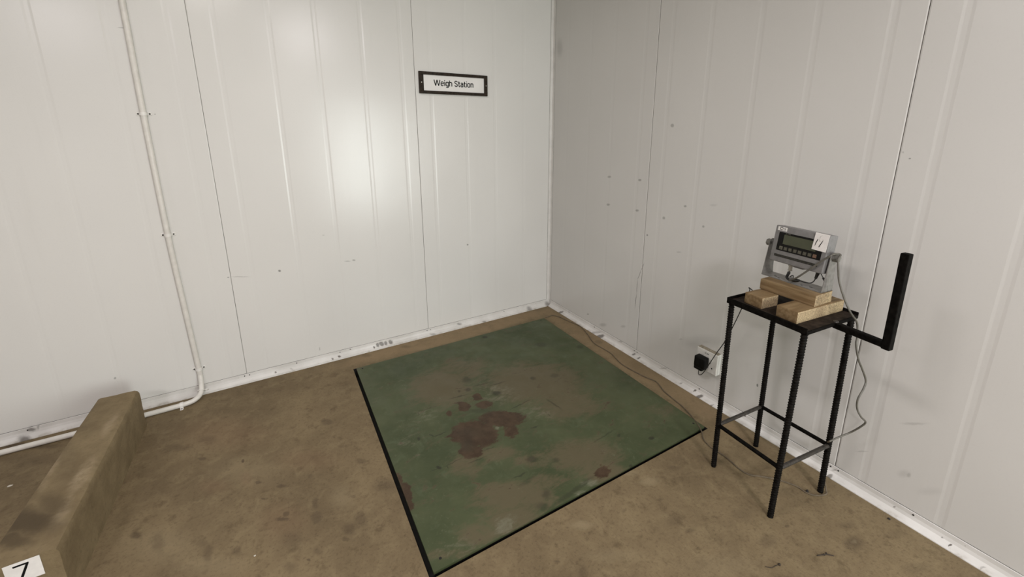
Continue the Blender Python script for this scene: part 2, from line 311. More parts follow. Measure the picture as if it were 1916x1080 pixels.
def cyl(bm, a, b, r, sides=20, M=None, r2=None):
    a = Vector(a); b = Vector(b)
    d = (b - a).normalized()
    ref = Vector((0, 0, 1)) if abs(d.z) < 0.9 else Vector((1, 0, 0))
    n = d.cross(ref).normalized(); c = d.cross(n)
    r2 = r if r2 is None else r2
    R = []
    for p, q in ((a, r), (b, r2)):
        ring = []
        for k in range(sides):
            t = 2 * PI * k / sides
            v = p + n * math.cos(t) * q + c * math.sin(t) * q
            ring.append(bm.verts.new(M @ v if M is not None else v))
        R.append(ring)
    for k in range(sides):
        j = (k + 1) % sides
        bm.faces.new((R[0][k], R[0][j], R[1][j], R[1][k]))
    bm.faces.new(R[0][::-1]); bm.faces.new(R[1])

def flat_shape(bm, poly, depth, M):
    """a thin solid plate of outline poly (x right, y up) standing depth proud of the plane M"""
    v0 = [bm.verts.new(M @ Vector((x, y, 0))) for x, y in poly]
    v1 = [bm.verts.new(M @ Vector((x, y, depth))) for x, y in poly]
    n = len(poly)
    for i in range(n):
        j = (i + 1) % n
        bm.faces.new((v0[i], v0[j], v1[j], v1[i]))
    bm.faces.new(v0[::-1]); bm.faces.new(v1)

def stroke(bm, pts, ws, depth, M):
    """a pen stroke of varying width"""
    L, R = [], []
    for i, p in enumerate(pts):
        a = Vector(pts[max(i - 1, 0)]); b = Vector(pts[min(i + 1, len(pts) - 1)])
        d = (b - a).normalized(); n = Vector((-d.y, d.x))
        L.append((p[0] + n.x * ws[i] / 2, p[1] + n.y * ws[i] / 2))
        R.append((p[0] - n.x * ws[i] / 2, p[1] - n.y * ws[i] / 2))
    flat_shape(bm, L + R[::-1], depth, M)

def text_mesh(name, s, mat, parent, M, w=None, h=None, cap_h=None, bold=0.0, depth=0.0006, center=True, space=1.0):
    cu = bpy.data.curves.new(name, 'FONT')
    cu.body = s; cu.size = 1.0; cu.offset = bold; cu.extrude = 0.0; cu.resolution_u = 6; cu.space_character = space
    if center: cu.align_x = 'CENTER'
    tmp = bpy.data.objects.new(name + '_tmp', cu)
    COL.objects.link(tmp)
    dg = bpy.context.evaluated_depsgraph_get()
    me = bpy.data.meshes.new_from_object(tmp.evaluated_get(dg))
    bpy.data.objects.remove(tmp, do_unlink=True)
    xs = [v.co.x for v in me.vertices]; ys = [v.co.y for v in me.vertices]
    sx = w / (max(xs) - min(xs)); 
    sy = h / (max(ys) - min(ys)) if h else cap_h / 0.73
    cx = (max(xs) + min(xs)) / 2
    cy = (max(ys) + min(ys)) / 2 if h else 0.365
    bm = bmesh.new(); bm.from_mesh(me)
    r = bmesh.ops.extrude_face_region(bm, geom=list(bm.faces))
    top = {e for e in r['geom'] if isinstance(e, bmesh.types.BMVert)}
    for v in bm.verts:
        z = depth if v in top else 0
        v.co = M @ Vector(((v.co.x - cx) * sx, (v.co.y - cy) * sy, z))
    bpy.data.meshes.remove(me)
    me2 = bpy.data.meshes.new(name)
    bm.normal_update(); bm.to_mesh(me2); bm.free()
    return link(name, me2, mat, parent)

def frame_matrix(origin, right, up):
    r = Vector(right).normalized(); u = Vector(up).normalized(); n = r.cross(u)
    M = Matrix((r, u, n)).transposed().to_4x4()
    M.translation = Vector(origin)
    return M

# ------------------------------------------------------------------ materials
class NT:
    def __init__(s, name):
        s.m = bpy.data.materials.new(name); s.m.use_nodes = True
        s.t = s.m.node_tree; s.t.nodes.clear()
        s.out = s.n('ShaderNodeOutputMaterial'); s.b = s.n('ShaderNodeBsdfPrincipled')
        s.l(s.b.outputs[0], s.out.inputs[0])
        s.tc = s.n('ShaderNodeTexCoord'); s.co = s.tc.outputs['Object']
    def n(s, t): return s.t.nodes.new(t)
    def l(s, a, b): s.t.links.new(a, b)
    def put(s, sock, v):
        if isinstance(v, bpy.types.NodeSocket): s.l(v, sock)
        else: sock.default_value = v
    def noise(s, scale, detail=3, rough=0.55, co=None, dist=0.0, col=False):
        k = s.n('ShaderNodeTexNoise'); k.inputs['Scale'].default_value = scale
        k.inputs['Detail'].default_value = detail; k.inputs['Roughness'].default_value = rough
        k.inputs['Distortion'].default_value = dist
        s.l(co or s.co, k.inputs['Vector'])
        return k.outputs['Color' if col else 'Fac']
    def ramp(s, v, a, b, lo=0.0, hi=1.0, smooth=True):
        k = s.n('ShaderNodeMapRange'); k.interpolation_type = 'SMOOTHSTEP' if smooth else 'LINEAR'
        s.l(v, k.inputs[0])
        for i, x in enumerate((a, b, lo, hi)): k.inputs[1 + i].default_value = x
        return k.outputs[0]
    def math(s, op, a, b=None, clamp=False):
        k = s.n('ShaderNodeMath'); k.operation = op; k.use_clamp = clamp
        s.put(k.inputs[0], a)
        if b is not None: s.put(k.inputs[1], b)
        return k.outputs[0]
    def vm(s, op, a, b=None, scale=None):
        k = s.n('ShaderNodeVectorMath'); k.operation = op
        s.put(k.inputs[0], a)
        if b is not None: s.put(k.inputs[1], b)
        if scale is not None: k.inputs['Scale'].default_value = scale
        return k.outputs['Value' if op in ('LENGTH', 'DISTANCE', 'DOT_PRODUCT') else 'Vector']
    def mix(s, f, a, b, blend='MIX'):
        k = s.n('ShaderNodeMix'); k.data_type = 'RGBA'; k.blend_type = blend
        s.put(k.inputs[0], f)
        for sock, v in ((k.inputs[6], a), (k.inputs[7], b)):
            s.put(sock, (*v, 1) if isinstance(v, tuple) and len(v) == 3 else v)
        return k.outputs[2]
    def plane(s, axes, warp=0.0, wscale=20):
        """2-D coordinates of the surface (for marks), gently warped"""
        x = s.n('ShaderNodeSeparateXYZ'); s.l(s.co, x.inputs[0])
        c = s.n('ShaderNodeCombineXYZ')
        for i, a in enumerate(axes): s.l(x.outputs['XYZ'.index(a)], c.inputs[i])
        v = c.outputs[0]
        if warp:
            nz = s.noise(wscale, 3, 0.6, co=v, col=True)
            d = s.vm('SUBTRACT', nz, (0.5, 0.5, 0.5))
            v = s.vm('ADD', v, s.vm('SCALE', d, scale=warp))
        return v
    def spots(s, v, lst, gain=1.0):
        acc = None
        for cx, cy, a, b, ang, soft, st in lst:
            k = s.n('ShaderNodeMapping'); k.vector_type = 'TEXTURE'
            k.inputs['Location'].default_value = (cx, cy, 0)
            k.inputs['Rotation'].default_value = (0, 0, ang)
            k.inputs['Scale'].default_value = (a, b, 1000)
            s.l(v, k.inputs['Vector'])
            d = s.vm('LENGTH', k.outputs[0])
            r = s.ramp(d, 1 - soft * 0.75, 1 + soft * 0.75, st * gain, 0.0)
            acc = r if acc is None else s.math('MAXIMUM', acc, r)
        return acc
    def bump(s, h, strength, dist=0.01):
        k = s.n('ShaderNodeBump'); k.inputs['Strength'].default_value = strength; k.inputs['Distance'].default_value = dist
        s.l(h, k.inputs['Height']); s.l(k.outputs[0], s.b.inputs['Normal'])
    def fin(s, col, rough=0.5, metal=0.0, spec=None):
        s.put(s.b.inputs['Base Color'], (*col, 1) if isinstance(col, tuple) and len(col) == 3 else col)
        s.put(s.b.inputs['Roughness'], rough); s.put(s.b.inputs['Metallic'], metal)
        if spec is not None: s.b.inputs['Specular IOR Level'].default_value = spec
        return s.m

def plain(name, col, rough=0.5, metal=0.0, var=0.12, scale=40, bump=0.0, spec=None):
    t = NT(name)
    nz = t.noise(scale, 4)
    c = t.mix(t.ramp(nz, 0.3, 0.7), tuple(x * (1 - var) for x in col), tuple(min(1, x * (1 + var)) for x in col))
    if bump: t.bump(t.noise(scale * 4, 3), bump, 0.002)
    return t.fin(c, rough, metal, spec)

WALL_COL = (0.66, 0.652, 0.625)
def wall_mat(name, axes, marks, soil, tone=1.0):
    t = NT(name)
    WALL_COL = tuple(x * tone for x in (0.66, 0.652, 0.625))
    v = t.plane(axes, 0.006, 60)
    c = t.mix(t.ramp(t.noise(0.9, 2), 0.3, 0.7), tuple(x * 0.97 for x in WALL_COL), tuple(x * 1.03 for x in WALL_COL))
    # faint vertical rain-like streaks of grime in the sheet finish
    sx = t.n('ShaderNodeMapping'); sx.inputs['Scale'].default_value = (9, 0.5, 1); t.l(t.plane(axes), sx.inputs['Vector'])
    st = t.noise(1.0, 4, 0.6, co=sx.outputs[0])
    c = t.mix(t.ramp(st, 0.58, 0.8, 0, 0.12), c, (0.50, 0.49, 0.45))
    f = t.noise(140, 2)
    c = t.mix(t.ramp(f, 0.5, 0.9, 0, 0.10), c, (0.45, 0.43, 0.40))
    c = t.mix(t.spots(v, marks, 0.85), c, (0.16, 0.16, 0.15))
    if soil: c = t.mix(t.spots(v, soil), c, (0.30, 0.25, 0.18))
    # gentle oil-canning of the sheet
    t.bump(t.noise(2.2, 2, 0.4), 0.10, 0.02)
    return t.fin(c, 0.255, 0, 0.5)

def trim_mat(name, axes, chips):
    t = NT(name)
    v = t.plane(axes, 0.012, 70)
    c = t.mix(t.ramp(t.noise(6, 4), 0.3, 0.75), (0.60, 0.585, 0.555), (0.72, 0.705, 0.68))
    x = t.n('ShaderNodeSeparateXYZ'); t.l(t.co, x.inputs[0])
    z = x.outputs['Z']
    low = t.ramp(z, 0.0, 0.016, 1.0, 0.0)
    grime = t.math('MULTIPLY', t.ramp(t.noise(14, 5, 0.7), 0.45, 0.7), low)
    c = t.mix(t.math('MULTIPLY', grime, 0.55), c, (0.22, 0.17, 0.11))
    ch = t.ramp(t.noise(38, 4, 0.65), 0.70, 0.74)
    c = t.mix(t.math('MULTIPLY', ch, 0.6), c, (0.16, 0.12, 0.085))
    if chips: c = t.mix(t.spots(v, chips, 0.9), c, (0.045, 0.031, 0.019))
    return t.fin(c, 0.4, 0, 0.4)

def floor_mat():
    t = NT('dusty_brown_concrete')
    v = t.plane('XY', 0.03, 26)
    c = t.mix(t.ramp(t.noise(2.3, 5, 0.6), 0.32, 0.68), (0.146, 0.108, 0.060), (0.205, 0.154, 0.086))
    c = t.mix(t.ramp(t.noise(11, 6, 0.68, dist=0.6), 0.42, 0.72, 0, 0.6), c, (0.242, 0.187, 0.105))
    c = t.mix(t.ramp(t.noise(17, 5, 0.7), 0.52, 0.70, 0, 0.62), c, (0.100, 0.072, 0.038))
    c = t.mix(t.ramp(t.noise(85, 4, 0.7), 0.50, 0.72, 0, 0.6), c, (0.090, 0.063, 0.036))
    c = t.mix(t.ramp(t.noise(160, 3, 0.7), 0.6, 0.8, 0, 0.3), c, (0.31, 0.25, 0.155))
    # paler screed border between the platform pit and the walls
    c = t.mix(t.math('MULTIPLY', t.spots(v, [(-0.92, -0.105, 0.90, 0.10, 0.0, 0.35, 0.75), (-0.10, -0.95, 0.95, 0.10, 1.5708, 0.35, 0.55)]), t.ramp(t.noise(8, 5, 0.65), 0.3, 0.6, 0.55, 1.0)), c, (0.285, 0.207, 0.118))
    c = t.mix(t.spots(v, FLOOR_RED, 0.6), c, (0.205, 0.118, 0.070))
    c = t.mix(t.spots(v, FLOOR_LIGHT, 0.8), c, (0.32, 0.262, 0.160))
    c = t.mix(t.spots(v, FLOOR_DARK, 0.75), c, (0.060, 0.043, 0.027))
    h = t.math('ADD', t.noise(30, 6, 0.7), t.math('MULTIPLY', t.noise(140, 3), 0.5))
    t.bump(h, 0.35, 0.006)
    return t.fin(c, 0.75, 0, 0.25)

def plate_mat():
    t = NT('worn_green_painted_steel')
    v2 = t.plane('XY', 0.02, 40)
    def at(n):
        k = t.n('ShaderNodeAttribute'); k.attribute_name = n; return k.outputs['Fac']
    mp = t.n('ShaderNodeMapping'); mp.inputs['Scale'].default_value = (0.55, 1.25, 1); t.l(t.co, mp.inputs['Vector'])
    nz = t.noise(14, 6, 0.70, co=mp.outputs[0], dist=0.9)
    nf = t.noise(55, 5, 0.72, co=mp.outputs[0], dist=0.5)
    def edge(n, amt, lo, hi):
        a = t.math('ADD', at(n), t.math('MULTIPLY', t.math('SUBTRACT', nz, 0.5), amt))
        a = t.math('ADD', a, t.math('MULTIPLY', t.math('SUBTRACT', nf, 0.5), amt * 0.5))
        return t.ramp(a, lo, hi)
    g = t.mix(t.ramp(t.noise(2.4, 5, 0.6), 0.3, 0.7), (0.046, 0.060, 0.025), (0.080, 0.093, 0.044))
    g = t.mix(t.ramp(t.noise(16, 5, 0.65, dist=0.8), 0.5, 0.75, 0, 0.35), g, (0.105, 0.130, 0.074))
    c = t.mix(t.math('MULTIPLY', edge('tan', 1.7, 0.02, 0.62), 0.88), g, (0.112, 0.092, 0.052))
    sc = t.math('MULTIPLY', t.ramp(t.noise(4, 5, 0.7), 0.48, 0.6), t.ramp(t.noise(52, 5, 0.72, dist=0.6), 0.58, 0.66))
    c = t.mix(t.math('MULTIPLY', sc, 0.35), c, (0.150, 0.160, 0.100))
    c = t.mix(t.math('MULTIPLY', edge('pale', 2.0, 0.2, 0.85), 0.7), c, (0.190, 0.190, 0.135))
    rc = t.mix(t.ramp(t.noise(13, 5, 0.65), 0.35, 0.65), (0.044, 0.023, 0.012), (0.072, 0.043, 0.024))
    c = t.mix(t.math('MULTIPLY', edge('rust', 2.1, 0.23, 0.50), 0.93), c, rc)
    c = t.mix(t.spots(v2, P_DARK, 0.85), c, (0.024, 0.024, 0.014))
    t.bump(t.noise(70, 4, 0.6), 0.12, 0.002)
    return t.fin(c, t.ramp(t.noise(7, 4), 0.3, 0.7, 0.42, 0.62), 0, 0.35)

def kerb_mat():
    t = NT('brown_rendered_concrete')
    v = t.plane('XY', 0.05, 18)
    c = t.mix(t.ramp(t.noise(7, 6, 0.65), 0.3, 0.7), (0.170, 0.127, 0.070), (0.238, 0.184, 0.104))
    c = t.mix(t.ramp(t.noise(60, 5, 0.7), 0.5, 0.75, 0, 0.5), c, (0.12, 0.088, 0.052))
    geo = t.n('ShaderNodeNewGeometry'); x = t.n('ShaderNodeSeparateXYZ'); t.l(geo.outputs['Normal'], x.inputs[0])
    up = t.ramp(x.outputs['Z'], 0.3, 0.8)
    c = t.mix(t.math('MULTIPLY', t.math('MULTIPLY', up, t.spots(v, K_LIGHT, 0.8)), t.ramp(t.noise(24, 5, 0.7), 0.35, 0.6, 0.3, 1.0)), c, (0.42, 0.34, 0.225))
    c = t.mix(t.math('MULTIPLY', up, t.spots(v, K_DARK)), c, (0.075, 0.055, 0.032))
    t.bump(t.math('ADD', t.noise(26, 5, 0.65), t.math('MULTIPLY', t.noise(150, 3), 0.5)), 0.4, 0.006)
    return t.fin(c, 0.8, 0, 0.2)

def wood_mat(name, axis, tint=1.0):
    """pale pine with growth lines along one local axis"""
    t = NT(name)
    m = t.n('ShaderNodeMapping'); t.l(t.co, m.inputs['Vector'])
    sc = [70, 70, 70]; sc['XYZ'.index(axis)] = 5
    m.inputs['Scale'].default_value = sc
    n1 = t.noise(1.0, 5, 0.6, co=m.outputs[0])
    n2 = t.noise(14, 3)
    c = t.mix(t.ramp(n1, 0.3, 0.7), (0.27 * tint, 0.170 * tint, 0.078 * tint), (0.46 * tint, 0.325 * tint, 0.170 * tint))
    c = t.mix(t.ramp(n2, 0.45, 0.75, 0, 0.35), c, (0.30 * tint, 0.205 * tint, 0.105 * tint))
    t.bump(n1, 0.35, 0.002)
    return t.fin(c, 0.65, 0, 0.25)

M_WALL_L = wall_mat('white_wall_sheet_left', 'XZ', WL_SPOTS, None, 1.07)  # same sheet as the right wall, colour raised to carry its stronger light
M_WALL_R = wall_mat('white_wall_sheet_right', 'YZ', WR_SPOTS, None, 0.96)  # same sheet as the left wall, colour lowered to carry its weaker light
M_WALL_P = plain('white_wall_sheet_plain', WALL_COL, 0.4, 0, 0.04, 3)
M_CEIL = plain('darkened_ceiling_sheet', (0.34, 0.33, 0.30), 0.6, 0, 0.03, 4)  # unseen ceiling, colour darkened to throw less light on the wall tops
M_SEAM = plain('panel_joint_dirt', (0.30, 0.285, 0.26), 0.8, 0, 0.6, 5)
M_JOINT = plain('grey_joint_line', (0.17, 0.165, 0.15), 0.8, 0, 0.7, 14)
M_TRIM_L = trim_mat('white_flashing_left', 'XZ', TL_CHIPS)
M_TRIM_R = trim_mat('white_flashing_right', 'YZ', TR_CHIPS)
M_TRIM_C = plain('white_corner_flashing', (0.66, 0.645, 0.615), 0.36, 0, 0.06, 12)
M_FLOOR = floor_mat()
M_PIT = plain('near_black_pit', (0.012, 0.011, 0.009), 0.9, 0, 0.3, 30)  # near-black colour for the pit sides and bottom
M_PLATE = plate_mat()
M_PLATE_EDGE = plain('green_plate_edge', (0.06, 0.08, 0.05), 0.55, 0, 0.3, 60)
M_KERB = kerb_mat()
M_PIPE = plain('white_pvc_dusty', (0.70, 0.68, 0.63), 0.35, 0, 0.05, 30)
M_PIPE_CLIP = plain('white_clip_plastic', (0.78, 0.765, 0.725), 0.35, 0, 0.05, 30)
M_SCREW_DARK = plain('dark_screw_head', (0.03, 0.027, 0.024), 0.5, 0.4, 0.3, 200)
M_SCREW_PALE = plain('zinc_screw_head', (0.45, 0.43, 0.39), 0.35, 0.8, 0.1, 200)
M_BLACK = plain('black_painted_steel', (0.0055, 0.0048, 0.0040), 0.65, 0.0, 0.5, 60, 0.2, 0.05)
M_REBAR = plain('dark_rebar_steel', (0.0062, 0.0052, 0.0043), 0.6, 0.0, 0.6, 90, 0.3, 0.08)
M_RUNG = plain('worn_dark_steel_bar', (0.032, 0.027, 0.022), 0.42, 0.0, 0.5, 70, 0.2, 0.5)
M_TOPPLATE = plain('brownish_steel_sheet', (0.026, 0.019, 0.014), 0.7, 0.0, 0.45, 45, 0.15, 0.12)
M_WOOD_Y = wood_mat('pine_along_y', 'Y', 0.58)
M_WOOD_X = wood_mat('pine_along_x', 'X', 0.58)
M_WOOD_END = plain('pale_sawn_pine', (0.36, 0.275, 0.165), 0.7, 0, 0.35, 170, 0.5, 0.2)
M_GREY = plain('grey_enamel', (0.185, 0.182, 0.178), 0.42, 0.0, 0.10, 60, 0.05)
M_BRACKET = plain('grey_bracket_steel', (0.205, 0.198, 0.182), 0.40, 0.15, 0.18, 50, 0.05)
M_DISPLAY = plain('black_display_panel', (0.0045, 0.0042, 0.0038), 0.4, 0, 0.3, 80, 0, 0.2)
M_LCD = plain('olive_lcd_glass', (0.058, 0.064, 0.034), 0.3, 0, 0.12, 25)
M_KEY = plain('olive_grey_key', (0.060, 0.057, 0.040), 0.5, 0, 0.2, 100)
M_KEY_PALE = plain('pale_grey_key', (0.125, 0.12, 0.088), 0.5, 0, 0.2, 100)
M_KEY_RED = plain('brown_red_key', (0.16, 0.088, 0.055), 0.5, 0, 0.2, 100)
M_KEYTXT = plain('key_print', (0.16, 0.15, 0.11), 0.5)
M_SLOT = plain('dark_label_strip', (0.017, 0.016, 0.011), 0.5, 0, 0.5, 120)
M_DASH = plain('faint_strip_print', (0.045, 0.043, 0.03), 0.5)
M_PAPER = plain('white_paper', (0.80, 0.78, 0.75), 0.7, 0, 0.05, 25)
M_INK = plain('black_ink', (0.007, 0.007, 0.007), 0.6, 0, 0.1, 40, 0, 0.1)
M_PENCIL = plain('faint_pen', (0.35, 0.34, 0.32), 0.6)
M_STICKER = plain('white_sticker', (0.72, 0.71, 0.68), 0.45, 0, 0.05, 40)
M_STICKER_DK = plain('sticker_print', (0.035, 0.033, 0.03), 0.5)
M_KNOB = plain('grey_knob_plastic', (0.17, 0.165, 0.145), 0.45, 0, 0.1, 60)
M_CONN = plain('nickel_connector', (0.36, 0.34, 0.29), 0.3, 0.7, 0.1, 80)
M_RUBBER = plain('black_rubber', (0.010, 0.0095, 0.009), 0.5, 0, 0.2, 100)
M_CABLE = plain('grey_cable_sheath', (0.115, 0.108, 0.090), 0.5, 0, 0.12, 60)
M_CABLE_DUST = plain('dusty_cable_sheath', (0.110, 0.084, 0.052), 0.7, 0, 0.25, 40)
M_FRAME = plain('dark_brown_wood', (0.024, 0.016, 0.010), 0.6, 0, 0.5, 70, 0.2, 0.2)
M_BOARD = plain('white_sign_face', (0.80, 0.785, 0.76), 0.45, 0, 0.02, 10)
M_SOCKET = plain('white_socket_plastic', (0.70, 0.69, 0.65), 0.38, 0, 0.06, 50)
M_SOCKET_DUST = plain('dust_on_plastic', (0.33, 0.29, 0.22), 0.8, 0, 0.3, 90)
M_HOLE = plain('dark_hole', (0.01, 0.009, 0.008), 0.8)
M_ADAPTER = plain('black_adapter_plastic', (0.005, 0.0047, 0.0044), 0.5, 0, 0.2, 60, 0, 0.15)
M_TWIG = plain('dark_twig', (0.035, 0.024, 0.015), 0.8, 0, 0.4, 90)
M_STONE = plain('black_grit', (0.012, 0.010, 0.009), 0.8, 0, 0.4, 90)
M_CHIP = plain('white_chip', (0.62, 0.58, 0.50), 0.7, 0, 0.15, 90)

# ------------------------------------------------------------------ the room
X0, Y0, H = -6.5, -5.6, 3.0
SL = [-5.916, -4.721, -3.5263, -2.3315, -1.1367]           # panel joints, left wall
SR = [-4.637, -3.4415, -2.2455, -1.0494]
RIB = (0.111, 0.370, 0.607, 0.866, 1.109)

def wall_profile(lo, hi, joints, shift, dep):
    ev = []
    for j in joints: ev.append((j, 'j'))
    alls = sorted(joints + [joints[0] - 1.195, joints[-1] + 1.195])
    for j in alls:
        for r in RIB: ev.append((j + r + shift, 'r'))
    ev = sorted(e for e in ev if lo + 0.03 < e[0] < hi - 0.03)
    pts = [(lo, 0.0)]
    seam_idx = set()
    for s, k in ev:
        if k == 'r':
            pts += [(s - 0.016, 0), (s - 0.007, dep), (s + 0.007, dep), (s + 0.016, 0)]
        else:
            pts += [(s - 0.005, 0.0), (s - 0.0011, 0.0012)]
            seam_idx.add(len(pts) - 1)
            pts += [(s - 0.0011, 0.006), (s + 0.0011, 0.006), (s + 0.0011, 0.0012), (s + 0.005, 0.0)]
    pts.append((hi, 0.0))
    return pts, seam_idx

def ribbed_wall(name, pts, seam, f, mat):
    bm = B()
    v0 = [bm.verts.new(f(s, d, 0)) for s, d in pts]
    v1 = [bm.verts.new(f(s, d, H)) for s, d in pts]
    for i in range(len(pts) - 1):
        fc = bm.faces.new((v0[i], v0[i + 1], v1[i + 1], v1[i]))
        if any(i in (k, k + 1, k + 2) for k in seam): fc.material_index = 1
    # back and edges of the panel
    b = [bm.verts.new(f(s, 0.1, z)) for s in (pts[0][0], pts[-1][0]) for z in (0, H)]
    bm.faces.new((b[0], b[1], b[3], b[2]))
    bm.faces.new((v0[0], v1[0], b[1], b[0])); bm.faces.new((v0[-1], b[2], b[3], v1[-1]))
    bm.faces.new(v0[:] + [b[2], b[0]]); bm.faces.new(v1[:] + [b[3], b[1]])
    return struct(obj(name, bm, [mat, M_SEAM]))

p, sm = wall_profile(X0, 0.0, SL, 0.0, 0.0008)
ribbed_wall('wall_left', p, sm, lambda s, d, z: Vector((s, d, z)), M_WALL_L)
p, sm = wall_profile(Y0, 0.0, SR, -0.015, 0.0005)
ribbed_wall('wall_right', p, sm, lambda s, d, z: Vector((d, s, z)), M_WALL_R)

bm = B(); box(bm, (X0 - 0.1, Y0, 0), (X0, 0, H)); struct(obj('wall_far', bm, M_WALL_P))
bm = B()
box(bm, (X0, Y0 - 0.1, 0), (-0.90, Y0, H)); box(bm, (-0.10, Y0 - 0.1, 0), (0, Y0, H)); box(bm, (-0.90, Y0 - 0.1, 1.95), (-0.10, Y0, H))
struct(obj('wall_rear', bm, M_WALL_P))
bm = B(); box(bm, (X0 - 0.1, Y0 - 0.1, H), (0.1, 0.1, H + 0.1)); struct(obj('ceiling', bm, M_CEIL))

# floor with a shallow pit for the weighing platform
PC = (-0.97405, -0.98135); PYAW = -0.0097
GX0, GX1, GY0, GY1 = -0.7645, 0.7645, -0.771, 0.771       # pit outline in platform axes
PM = Matrix.Translation((PC[0], PC[1], 0)) @ Matrix.Rotation(PYAW, 4, 'Z')
bm = B()
outer = [(X0, Y0), (0, Y0), (0, 0), (X0, 0)]
inner = [(GX0, GY0), (GX1, GY0), (GX1, GY1), (GX0, GY1)]
ov = [bm.verts.new((x, y, 0)) for x, y in outer]
iv = [bm.verts.new(PM @ Vector((x, y, 0))) for x, y in inner]
il = [bm.verts.new(PM @ Vector((x, y, -0.07))) for x, y in inner]
for i in range(4):
    j = (i + 1) % 4
    bm.faces.new((ov[i], ov[j], iv[j], iv[i]))
    fc = bm.faces.new((iv[i], iv[j], il[j], il[i])); fc.material_index = 1
fc = bm.faces.new(il); fc.material_index = 1
bl = [bm.verts.new((x, y, -0.12)) for x, y in outer]
for i in range(4):
    j = (i + 1) % 4
    bm.faces.new((ov[i], bl[i], bl[j], ov[j]))
bm.faces.new(bl[::-1])
struct(obj('floor', bm, [M_FLOOR, M_PIT]))

# skirting flashings and corner flashing
PROF = [(0.0, 0.0), (0.032, 0.0), (0.0315, 0.003), (0.021, 0.0075), (0.0085, 0.021), (0.0045, 0.034), (0.0035, 0.0505), (0.0, 0.0527)]
bm = B(); prism(bm, PROF, X0, -0.0, lambda d, z, s: Vector((s, -d, z)))
def joint(bm, lo, hi):
    n0 = len(bm.faces); box(bm, lo, hi)
    bm.faces.ensure_lookup_table()
    for fc in bm.faces[n0:]: fc.material_index = 1
joint(bm, (X0, -0.0009, 0.0520), (-0.027, 0.0, 0.0541))
bl_ = struct(obj('baseboard_left', bm, [M_TRIM_L, M_JOINT]))
bm = B(); prism(bm, PROF, Y0, -0.033, lambda d, z, s: Vector((-d, s, z)))
joint(bm, (-0.0009, Y0, 0.0520), (0.0, -0.029, 0.0541))
br_ = struct(obj('baseboard_right', bm, [M_TRIM_R, M_JOINT]))
CP = [(0, 0), (-0.026, 0), (-0.026, -0.0018), (-0.012, -0.003), (-0.006, -0.006), (-0.003, -0.012), (-0.0018, -0.028), (0, -0.028)]
bm = B(); prism(bm, CP, 0.05, H, lambda x, y, z: Vector((x, y, z)))
joint(bm, (-0.0275, -0.0008, 0.055), (-0.0262, 0, H)); joint(bm, (-0.0008, -0.0295, 0.055), (0, -0.0282, H))
struct(obj('trim_1', bm, [M_TRIM_C, M_JOINT]))

def rivet(parent, p, n, r=0.0032, mat=M_SCREW_DARK):
    p = Vector(p); n = Vector(n).normalized()
    bm = B(); cyl(bm, p - n * 0.001, p + n * 0.0016, r, 10)
    obj('rivet', bm, mat, parent)
for x in (-2.345, -2.318, -1.150, -1.123, -1.78, -0.47, -2.05, -3.3):
    rivet(bl_, (x, -0.0042, 0.041), (0, -1, 0.1))
for y in (-1.062, -1.036, -0.30, -0.62, -2.232, -2.262, -2.52, -1.55, -1.83):
    rivet(br_, (-0.0042, y, 0.041), (-1, 0, 0.1))

# ------------------------------------------------------------------ weighing platform in the floor
t = thing('weighing_platform', 'large square green painted steel weighing plate with rust patch, set flush in the brown floor', 'weighing platform', (PC[0], PC[1], 0), PYAW)
DX0, DX1, DY0, DY1 = GX0 + 0.019, GX1 - 0.004, GY0 + 0.016, GY1 - 0.004
import numpy as np
GN = 300
gx = np.linspace(DX0, DX1, GN + 1); gy = np.linspace(DY0, DY1, GN + 1)
PX, PY = np.meshgrid(gx, gy)
bm = B()
rows = [[bm.verts.new((float(x), float(y), 0.003)) for x in gx] for y in gy]
for a in range(GN):
    for b in range(GN):
        bm.faces.new((rows[a][b], rows[a][b + 1], rows[a + 1][b + 1], rows[a + 1][b]))
rim = rows[0][:-1] + [r[-1] for r in rows[:-1]] + rows[-1][:0:-1] + [r[0] for r in rows[:0:-1]]
low_ = [bm.verts.new((v.co.x, v.co.y, -0.008)) for v in rim]
for a in range(len(rim)):
    b = (a + 1) % len(rim)
    bm.faces.new((rim[a], low_[a], low_[b], rim[b]))
bm.faces.new(low_[::-1])
deck = obj('deck_plate', bm, M_PLATE, t)
for an, lst in (('rust', P_RUST), ('tan', P_TAN), ('pale', P_PALE)):
    fld = np.zeros_like(PX)
    for cx, cy, ra, rb, ang, soft, st in lst:
        dx, dy = PX - cx, PY - cy
        u_ = (dx * math.cos(ang) + dy * math.sin(ang)) / ra; v_ = (-dx * math.sin(ang) + dy * math.cos(ang)) / rb
        d_ = np.sqrt(u_ * u_ + v_ * v_)
        x_ = np.clip((1.5 - d_) / 1.1, 0, 1)
        fld = np.maximum(fld, st * x_ * x_ * (3 - 2 * x_))
    at_ = deck.data.attributes.new(an, 'FLOAT', 'POINT')
    vals = np.zeros(len(deck.data.vertices), dtype=np.float32); vals[:fld.size] = fld.ravel()
    at_.data.foreach_set('value', vals)
bm = B()
w = 0.06
for lo, hi in (((DX0 + .05, DY0 + .05), (DX0 + .05 + w, DY1 - .05)), ((DX1 - .05 - w, DY0 + .05), (DX1 - .05, DY1 - .05)),
               ((DX0 + .05 + w, DY0 + .05), (DX1 - .05 - w, DY0 + .05 + w)), ((DX0 + .05 + w, DY1 - .05 - w), (DX1 - .05 - w, DY1 - .05))):
    box(bm, (*lo, -0.07), (*hi, -0.008))
obj('support_frame', bm, M_BLACK, t)
for x, y in HOLES:
    bm = B(); cyl(bm, (x, y, 0.0025), (x, y, 0.0034), 0.0055, 16)
    obj('fixing_hole', bm, M_HOLE, t)

